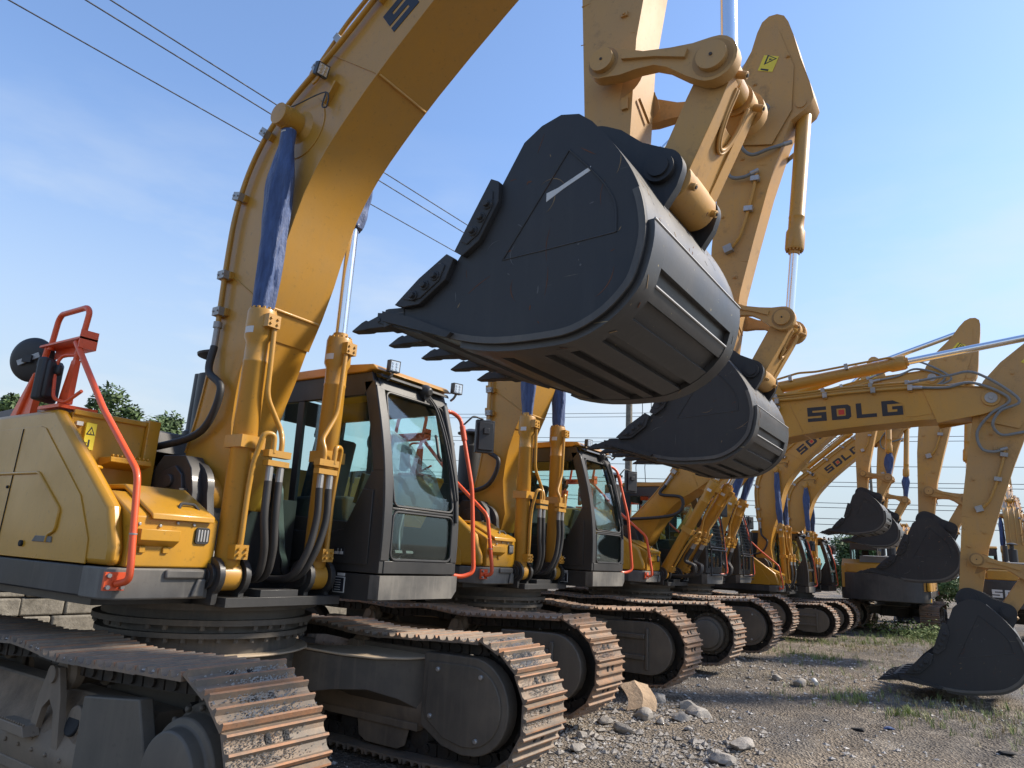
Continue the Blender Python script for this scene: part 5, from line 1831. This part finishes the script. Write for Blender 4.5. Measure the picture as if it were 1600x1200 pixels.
#@@SCENE
# ------------------------------------------------------------------ the row of excavators
M1 = dict(tip=(3.70, 7.10), B=(3.66, 4.00), T=(2.22, 3.00), tsh=.22, tape=True)
M2 = dict(tip=(3.70, 7.05), B=(3.34, 3.98), T=(1.98, 2.95))
M3 = dict(tip=(6.20, 4.40), B=(5.66, 1.35), T=(4.37, 0.07), bend=.40)
M4 = dict(tip=(5.85, 5.87), B=(5.50, 2.84), T=(4.13, 1.64), bend=.36)
M5 = dict(tip=(3.45, 7.50), B=(3.22, 4.45), T=(2.05, 3.20), bcover=True)
M6 = dict(tip=(3.60, 7.25), B=(3.30, 4.20), T=(1.95, 3.10), bcover=True)
excavator((0, 0, 0), 'nearest excavator, boom rising out of the frame, big dark bucket raised in the centre', M1,
          seed=1, gravel=(.95, .95), rod_cover=('full', 'bunch'), shoe='shoe_dark', guard=False)
excavator((-.42, 4.5, .05), 'second excavator of the row, orange-rusted tracks, raised bucket half hidden behind the biggest bucket', M2,
          seed=2, shoe='shoe_rust', cover='r', gravel=(.25, .1), rod_cover=('full', 'full'))
excavator((-.6, 9.7, .05), 'excavator with its level SDLG boom stretched forward and its bucket resting on the ground', M3,
          seed=3, shoe='shoe_mid', guard=True, rod_cover=('bunch', 'bunch'))
excavator((-1.2, 14.0, .02), 'fourth excavator, boom lowered behind the level SDLG boom, bucket hanging left of the rightmost arm', M4,
          seed=4, shoe='shoe_mid', cover='r', guard=True, rod_cover=('full', 'full'))
excavator((-.1, 17.6, 0), 'fifth excavator of the row, curved boom raised just right of the two caged cabs', M5,
          seed=5, scale=.85, shoe='shoe_mid', cover='r', rod_cover=('full', 'full'), lod=1)
excavator((-.1, 21.0, 0), 'farthest excavator of the row, slanting boom with small SDLG lettering against the sky', M6,
          seed=6, scale=.85, shoe='shoe_mid', rod_cover=('full', 'full'), lod=1)
R1 = dict(tip=(6.2, 2.9), B=(5.7, .9), T=(4.4, .2))
R2 = dict(tip=(5.0, 5.5), B=(4.6, 2.6), T=(3.3, 1.6))
excavator((2.75, 23.6, 0), 'excavator facing away at the back, yellow hood and dark counterweight behind the small buckets', R1,
          yaw=pi / 2, scale=.85, shoe='shoe_mid', rear=True, lod=2, text=False, seed=8, rod_cover=('full', 'full'), group='excavators parked facing away at the back')
excavator((6.05, 25.0, 0), 'excavator facing away at the right edge, white SDLG letters on its dark counterweight', R2,
          yaw=pi / 2, scale=.85, shoe='shoe_mid', rear=2, lod=2, text=False, seed=9, rod_cover=('full', 'full'), group='excavators parked facing away at the back')

# ------------------------------------------------------------------ ground
def ground():
    xs, ys = [], []
    def axis(lo, hi, a, b, st):
        v = []
        x = a
        while x <= b + 1e-6: v.append(x); x += st
        s = st
        x = b
        while x < hi: s *= 1.35; x += s; v.append(x)
        s = st; x = a; pre = []
        while x > lo: s *= 1.35; x -= s; pre.append(x)
        return pre[::-1] + v
    xs = axis(-900, 900, -3, 9, .06); ys = axis(-900, 1500, -3.5, 14, .075)
    vs = []
    for y in ys:
        for x in xs:
            w = 1 if (-6 < x < 14 and -6 < y < 30) else 0
            z = 0
            if w:
                z = gz(x, y)
            vs.append((x, y, z))
    nx = len(xs)
    fs = [(j * nx + i, j * nx + i + 1, (j + 1) * nx + i + 1, (j + 1) * nx + i) for j in range(len(ys) - 1) for i in range(nx - 1)]
    mb = MB(); mb.add(vs, fs)
    o = single('ground', mb, ['ground'], smooth=180)
    tag(o, kind='structure', label='bare gravel and dirt yard the excavators stand on')
def gz(x, y):
    z = .05 * noise.noise(Vector((x * .5, y * .5, 0))) + .028 * noise.noise(Vector((x * 1.9, y * 1.9, 3))) + .016 * noise.noise(Vector((x * 7, y * 7, 7))) - .02
    # shallow wheel ruts running along the yard, with the lugs pressed in
    for c in (4.05, 4.95, 5.75):
        d = x - (c + .25 * sin(y * .35 + c) + .12 * noise.noise(Vector((y * .6, c, 0))))
        if abs(d) < .5:
            z -= .030 * math.exp(-(d / .14) ** 2) * (1 + .35 * sin(y * 26 + (8 if d > 0 else -8) * d))
            z += .014 * math.exp(-((abs(d) - .24) / .07) ** 2)
    return z
ground()

def rock_mb(r, seed, flat=.65):
    import bmesh
    bm = bmesh.new()
    bmesh.ops.create_icosphere(bm, subdivisions=3, radius=1)
    rnd = random.Random(seed)
    pl = []
    for i in range(13):
        d = Vector((rnd.gauss(0, 1), rnd.gauss(0, 1), rnd.gauss(0, 1))).normalized()
        pl.append((d, rnd.uniform(.55, .85)))
    sx, sy = rnd.uniform(.8, 1.3), rnd.uniform(.7, 1.1)
    for v in bm.verts:
        p = v.co.copy()
        for d, k in pl:
            t = p.dot(d)
            if t > k: p -= d * (t - k)
        p *= 1 + .10 * noise.noise(p * 2.5 + Vector((seed, 0, 0)))
        v.co = Vector((p.x * sx, p.y * sy, p.z * flat)) * r
    mb = MB()
    mb.add([v.co[:] for v in bm.verts], [[v.index for v in f.verts] for f in bm.faces])
    bm.free()
    return mb
ROCKS = [  # x, y, radius, label
    (2.42, 5.02, .15, 'large pale rock with a flat face at the right end of the rubble pile'),
    (3.22, 3.86, .13, 'angular rock lying alone on the gravel right of the rubble pile'),
    (3.22, 3.28, .12, 'rock lying nearest the bottom edge of the picture'),
    (2.15, 5.35, .13, 'rounded grey rock behind the large pale rock'),
    (1.98, 4.40, .13, 'brown rock leaning in front of the cardboard sheet'),
    (2.33, 4.62, .12, 'grey rock at the foot of the large pale rock'),
    (1.72, 5.42, .16, 'upright rock behind the cardboard sheet'),
    (2.05, 3.72, .11, 'dark rock in the hollow in front of the cardboard'),
    (2.22, 4.30, .08, 'small pale stone just right of the brown rock'),
    (1.72, 3.95, .09, 'small whitish stone beside the second track'),
    (2.55, 4.25, .05, 'tiny flat stone between the rubble and the lone rock'),
    (2.05, 2.72, .09, 'flat pale slab next to the nearest left track'),
    (1.85, 3.15, .08, 'flat chip of rock left of the dark rock'),
    (1.35, 2.25, .09, 'rock under the nearest excavator between its tracks'),
    (2.75, 8.6, .14, 'pale rock behind the plastic cup'),
    (2.35, 8.9, .10, 'dark pointed rock left of the plastic cup'),
    (3.02, 3.55, .05, 'small stone beside the bottom rocks'),
]
for i, (x, y, r, lab) in enumerate(ROCKS):
    o = single('rock', rock_mb(r, i + 20), ['rock'], smooth=28)
    o.location = (x, y, gz(x, y) + r * .25)
    o.rotation_euler = (0, 0, i * 1.3)
    tag(o, lab, 'rock', 'loose rocks on the gravel')

def cardboard():
    mb = MB()
    rows = []
    for i in range(9):
        t = i / 8
        row = []
        for j in range(7):
            s = j / 6 - .5
            z = .02 + .30 * t - .12 * t * t
            x = s * .34 + .03 * sin(5 * t); y = .30 * t
            z += .03 * cos(s * 3.2) + .012 * noise.noise(Vector((s * 6, t * 6, 1))) + (.02 if j == 3 else 0)
            row.append(Vector((x, y, z)))
        rows.append(row)
    vs = [p for r in rows for p in r]
    n = len(vs)
    vs2 = vs + [p - Vector((0, -.001, .006)) for p in vs]
    fs = []
    for i in range(8):
        for j in range(6):
            a = i * 7 + j
            fs.append((a, a + 1, a + 8, a + 7)); fs.append((n + a, n + a + 7, n + a + 8, n + a + 1))
    edge = [i for i in range(7)] + [i * 7 + 6 for i in range(1, 9)] + [56 + j for j in range(5, -1, -1)] + [i * 7 for i in range(7, 0, -1)]
    for k in range(len(edge)):
        a, b = edge[k], edge[(k + 1) % len(edge)]
        fs.append((a, n + a, n + b, b))
    mb.add(vs2, fs)
    o = single('cardboard', mb, ['card'], smooth=25)
    o.location = (1.86, 4.62, gz(1.86, 4.62) + .02); o.rotation_euler = (0.25, 0, radians(38))
    tag(o, 'folded brown cardboard sheet propped on the rubble', 'cardboard')
cardboard()
mb = MB(); mb.lathe((0, 0, 0), (0, .12, .02), [(0, .03), (.02, .034), (.12, .045), (.122, .04)], n=20)
o = single('cup', mb, ['white_mark']); o.location = (2.98, 8.72, gz(2.98, 8.72) + .045)
o.rotation_euler = (0, 0, .5)
tag(o, 'white plastic cup lying on the gravel', 'cup')
for i, (x, y, lab) in enumerate(((3.95, 5.9, 'black scrap of sheeting lying on the gravel left of centre'), (5.35, 5.75, 'dark folded scrap near the right edge of the gravel'), (4.25, 6.1, 'small blue-grey scrap on the gravel beside the black one'))):
    mb = rock_mb(.07, 90 + i, .3)
    o = single('scrap', mb, ['hollow' if i < 2 else 'cloth'], smooth=20); o.location = (x, y, gz(x, y) + .015); o.scale = (1.3, .7, 1)
    tag(o, lab, 'scrap')

# loose stones: nobody could count them
rnd = random.Random(5)
mb = MB(); mb2 = MB()
def pebble(mb, x, y, r):
    c = Vector((x, y, gz(x, y) + r * .2))
    pts = []
    for d in ((1, 0, 0), (-1, 0, 0), (0, 1, 0), (0, -1, 0), (0, 0, 1), (0, 0, -1)):
        v = Vector(d) * r * rnd.uniform(.6, 1.25) + Vector((rnd.uniform(-.3, .3), rnd.uniform(-.3, .3), rnd.uniform(-.2, .2))) * r
        v.z *= .6
        pts.append(c + v)
    mb.add(pts, [(0, 2, 4), (2, 1, 4), (1, 3, 4), (3, 0, 4), (2, 0, 5), (1, 2, 5), (3, 1, 5), (0, 3, 5)])
for i in range(11000):
    x = rnd.uniform(-1.2, 7.5); y = rnd.uniform(.2, 13)
    d = noise.noise(Vector((x * .7, y * .7, 2)))
    if rnd.random() > .45 + .9 * d: continue
    pebble(mb, x, y, rnd.choice((.005, .006, .008, .010, .014, .024, .034 if i % 5 == 0 else .008)) * rnd.uniform(.8, 1.3))
for cx, cy, s, k in ((1.9, 4.9, .35, 500), (2.0, 3.4, .5, 700), (1.6, 2.4, .4, 400), (3.0, 3.5, .35, 350), (2.2, 9.3, .8, 400), (1.2, 10.5, .8, 300)):
    for i in range(k):
        pebble(mb2, rnd.gauss(cx, s), rnd.gauss(cy, s), abs(rnd.gauss(0, .017)) + .006)
o = single('gravel', mb, ['pebble'], smooth=0); tag(o, 'fine loose gravel strewn over the dirt', kind='stuff')
o = single('rubble', mb2, ['rock'], smooth=0); tag(o, 'coarse broken rubble between the tracks and the open yard', kind='stuff')

def grass_mb(spots, seed, h0, h1, per):
    r = random.Random(seed); mb = MB()
    for cx, cy, s, k in spots:
        for i in range(k):
            bx, by = r.gauss(cx, s), r.gauss(cy, s)
            for j in range(per):
                a = r.uniform(0, 2 * pi); L = r.uniform(h0, h1); w = r.uniform(.002, .0045)
                x, y = bx + r.gauss(0, .02), by + r.gauss(0, .02)
                z = gz(x, y) - .005
                d = Vector((cos(a), sin(a), 0)); sd_ = Vector((-d.y, d.x, 0)) * w
                b = Vector((x, y, z)); m_ = b + d * L * .18 + Vector((0, 0, L * .6)); t = b + d * L * r.uniform(.35, .8) + Vector((0, 0, L * .9))
                mb.add([b - sd_, b + sd_, m_ + sd_ * .8, m_ - sd_ * .8, t], [(0, 1, 2, 3), (3, 2, 4)])
    return mb
g = grass_mb([(3.6, 7.9, .2, 30), (4.35, 7.3, .10, 24), (3.2, 8.3, .5, 22), (4.9, 8.3, .5, 30), (2.0, 13.0, .5, 80), (3.5, 19.5, .8, 260), (2.6, 17.5, .5, 90), (5.3, 7.2, .4, 14), (4.0, 12.0, 1.1, 60), (1.4, 16.0, .6, 90), (4.6, 6.9, .5, 25), (6.0, 8.5, .7, 25)], 3, .05, .16, 7)
o = single('grass', g, ['grass'], smooth=0); tag(o, 'sparse green grass tufts on the open yard', kind='stuff')
g = grass_mb([(3.4, 8.6, .8, 90), (4.6, 8.0, .8, 120), (5.6, 7.6, .6, 80), (2.4, 15.5, .8, 160), (3.2, 16.5, .9, 200)], 4, .03, .10, 6)
o = single('dry_grass', g, ['dry_grass'], smooth=0); tag(o, 'dry straw-coloured grass on the open yard', kind='stuff')
def weeds(x, y, s, k, seed, lab):
    r = random.Random(seed); mb = MB()
    for i in range(k):
        c = Vector((r.gauss(0, s), r.gauss(0, s * .6), abs(r.gauss(0, .14)) + .02))
        for j in range(5):
            a = Vector((r.gauss(0, 1), r.gauss(0, 1), r.gauss(0, .6))).normalized(); b = a.orthogonal().normalized()
            p = c + Vector((r.gauss(0, .05), r.gauss(0, .05), r.gauss(0, .05)))
            L = r.uniform(.03, .07)
            mb.add([p - b * L * .3, p + a * L, p + b * L * .3, p - a * L * .5], [(0, 1, 2, 3)])
    o = single('bush', mb, ['grass'], smooth=0); o.location = (x, y, 0)
    tag(o, lab, 'bush', 'low weeds behind the open yard')
weeds(3.7, 20.6, .5, 420, 1, 'low green weeds in front of the far dark tracks')
weeds(2.2, 23.0, .8, 300, 2, 'green weeds in the shade under the far counterweight')

# ------------------------------------------------------------------ background
def tree(name, x, y, h, cr, seed, lab, trunk_h=None):
    r = random.Random(seed)
    root = bpy.data.objects.new(name, None); link(root); root.location = (x, y, 0)
    tag(root, lab, 'tree', 'trees behind the yard')
    mb = MB()
    th = trunk_h or h * .45
    mb.tube([(0, 0, -.1), (.1, 0, th * .5), (0, .1, th), (.1, .1, h * .8)], .2, n=10, raw=True, radii=[.24, .19, .13, .04])
    clumps = []
    for i in range(26):
        a = r.uniform(0, 2 * pi); rr = cr * sqrt(r.random()) * .85; z = r.uniform(th * .75, h * .93)
        k = 1 - max(0, (z - h * .6) / (h * .45)) ** 2
        c = Vector((cos(a) * rr * k, sin(a) * rr * k, z))
        clumps.append((c, r.uniform(.4, .8) * cr * .5))
        if i < 9: mb.tube([(0, 0, th * .8), tuple(c * .5 + Vector((0, 0, th * .45))), tuple(c)], .05, n=6, raw=True, radii=[.08, .05, .015])
    sub('trunk', mb, ['bark'], root)
    mb = MB()
    for c, s in clumps:
        for i in range(420):
            d = Vector((r.gauss(0, 1), r.gauss(0, 1), r.gauss(0, .8))).normalized()
            p = c + d * s * (r.random() ** .4) * 1.1
            a = Vector((r.gauss(0, 1), r.gauss(0, 1), r.gauss(0, .5))).normalized(); b = a.cross(d).normalized() if a.cross(d).length > .01 else a.orthogonal()
            L = r.uniform(.07, .15)
            mb.add([p - b * L * .4, p + a * L, p + b * L * .4, p - a * L], [(0, 1, 2, 3)])
    sub('crown', mb, ['leaf'], root, smooth=0)
tree('tree', -24.0, 7.9, 6.9, 1.2, 1, 'dark green tree behind the round mirror, leftmost of the trees', 2.5)
tree('tree', -24.0, 10.9, 7.7, 1.8, 2, 'tallest dark green tree behind the orange guard frame', 2.8)
tree('tree', -24.5, 13.5, 7.1, 1.8, 3, 'middle green tree just right of the orange handrail', 2.6)
tree('tree', -25.5, 15.9, 6.8, 2.0, 4, 'rightmost green tree, next to the nearest boom', 2.5)
tree('tree', -27.0, 18.8, 6.3, 1.8, 5, 'low dark tree at the right end of the tree line, beside the boom foot', 2.0)
tree('tree', -1.2, 42.0, 3.9, 1.7, 6, 'small green tree far behind the sixth cab', 1.0)
tree('tree', 2.5, 46.0, 3.4, 2.0, 7, 'low green tree far behind the counterweight facing away', .8)
# stone retaining wall glimpsed under the nearest excavator
mb = MB(); r = random.Random(3)
for row in range(4):
    y = -6 + r.uniform(0, .3)
    while y < 12:
        w = r.uniform(.45, .8)
        mb.box(-8.45 + r.uniform(-.03, .03), -8.0 + r.uniform(-.04, .04), y, y + w - .02, row * .30, row * .30 + .285)
        y += w
o = single('stone_wall', mb, ['concrete'], bevel=.03)
tag(o, 'weathered grey stone block wall seen under the nearest excavator', 'wall')

def pole(x, y, h, r_, lab, arms=True):
    root = bpy.data.objects.new('utility_pole', None); link(root); root.location = (x, y, 0)
    tag(root, lab, 'pole', 'utility poles behind the yard')
    mb = MB(); mb.cyl((0, 0, -.2), (0, 0, h), r_, r_ * .7, n=18); sub('shaft', mb, ['concrete'], root)
    if arms:
        mb = MB()
        for z in (h - .5, h - 1.6): mb.box(-1.2, 1.2, -.05, .05, z, z + .1)
        sub('crossarm', mb, ['hood_grey'], root)
        for z in (h - .4, h - 1.5):
            for xx in (-1.1, -.5, .5, 1.1):
                mb = MB(); mb.lathe((xx, 0, z), (xx, 0, z + .3), [(0, .04), (.08, .09), (.1, .05), (.18, .09), (.2, .05), (.3, .03)], n=10)
                sub('insulator', mb, ['white_mark'], root)
    return root
def wire(pts, r_, lab, group='power lines crossing the sky'):
    mb = MB(); mb.tube(pts, r_, n=5, raw=True)
    o = single('power_line', mb, ['wire'], smooth=60); tag(o, lab, 'cable', group)
def sag(a, b, s, n=24):
    a, b = Vector(a), Vector(b)
    return [a.lerp(b, i / n) - Vector((0, 0, 4 * s * (i / n) * (1 - i / n))) for i in range(n + 1)]
pole(-10.5, 31.5, 14.0, .22, 'grey concrete utility pole behind the gap between the two raised buckets')
pole(-.2, 43.0, 8.2, .10, 'thin far pole beside the far raised small bucket', arms=False)
wire(sag((-9.5, -22, 11), (-5.5, 62, 11), .15), .014, 'lowest black cable crossing the upper left sky')
wire(sag((-7.7, -22, 11), (-4.4, 62, 11), .15), .014, 'upper of the two parallel black cables crossing the upper left sky')
wire(sag((-7.9, -22, 10.9), (-4.6, 62, 10.85), .18), .014, 'lower of the two parallel black cables crossing the upper left sky')
k = 0
for z in (6.8, 7.6, 9.0, 9.4, 11.5, 12.2, 14.0, 17.2, 18.0, 21.0, 21.8):
    wire(sag((-75, 70 + k, z + 1.2), (45, 92 + k, z), .6 + .1 * (k % 3), 30), .035, 'thin far power line low in the sky behind the booms', 'far power lines low in the sky'); k += 1
for x, z0, z1 in ((-9.6, 2.5, 13.5), (-9.1, 2.5, 13.5)):
    wire([(x, 31, z0), (x - .25, 31, z0 + 4), (x + .1, 31, z0 + 7), (x - .1, 31.2, z1)], .02, 'loose service wire hanging beside the concrete utility pole', 'service wires by the pole')
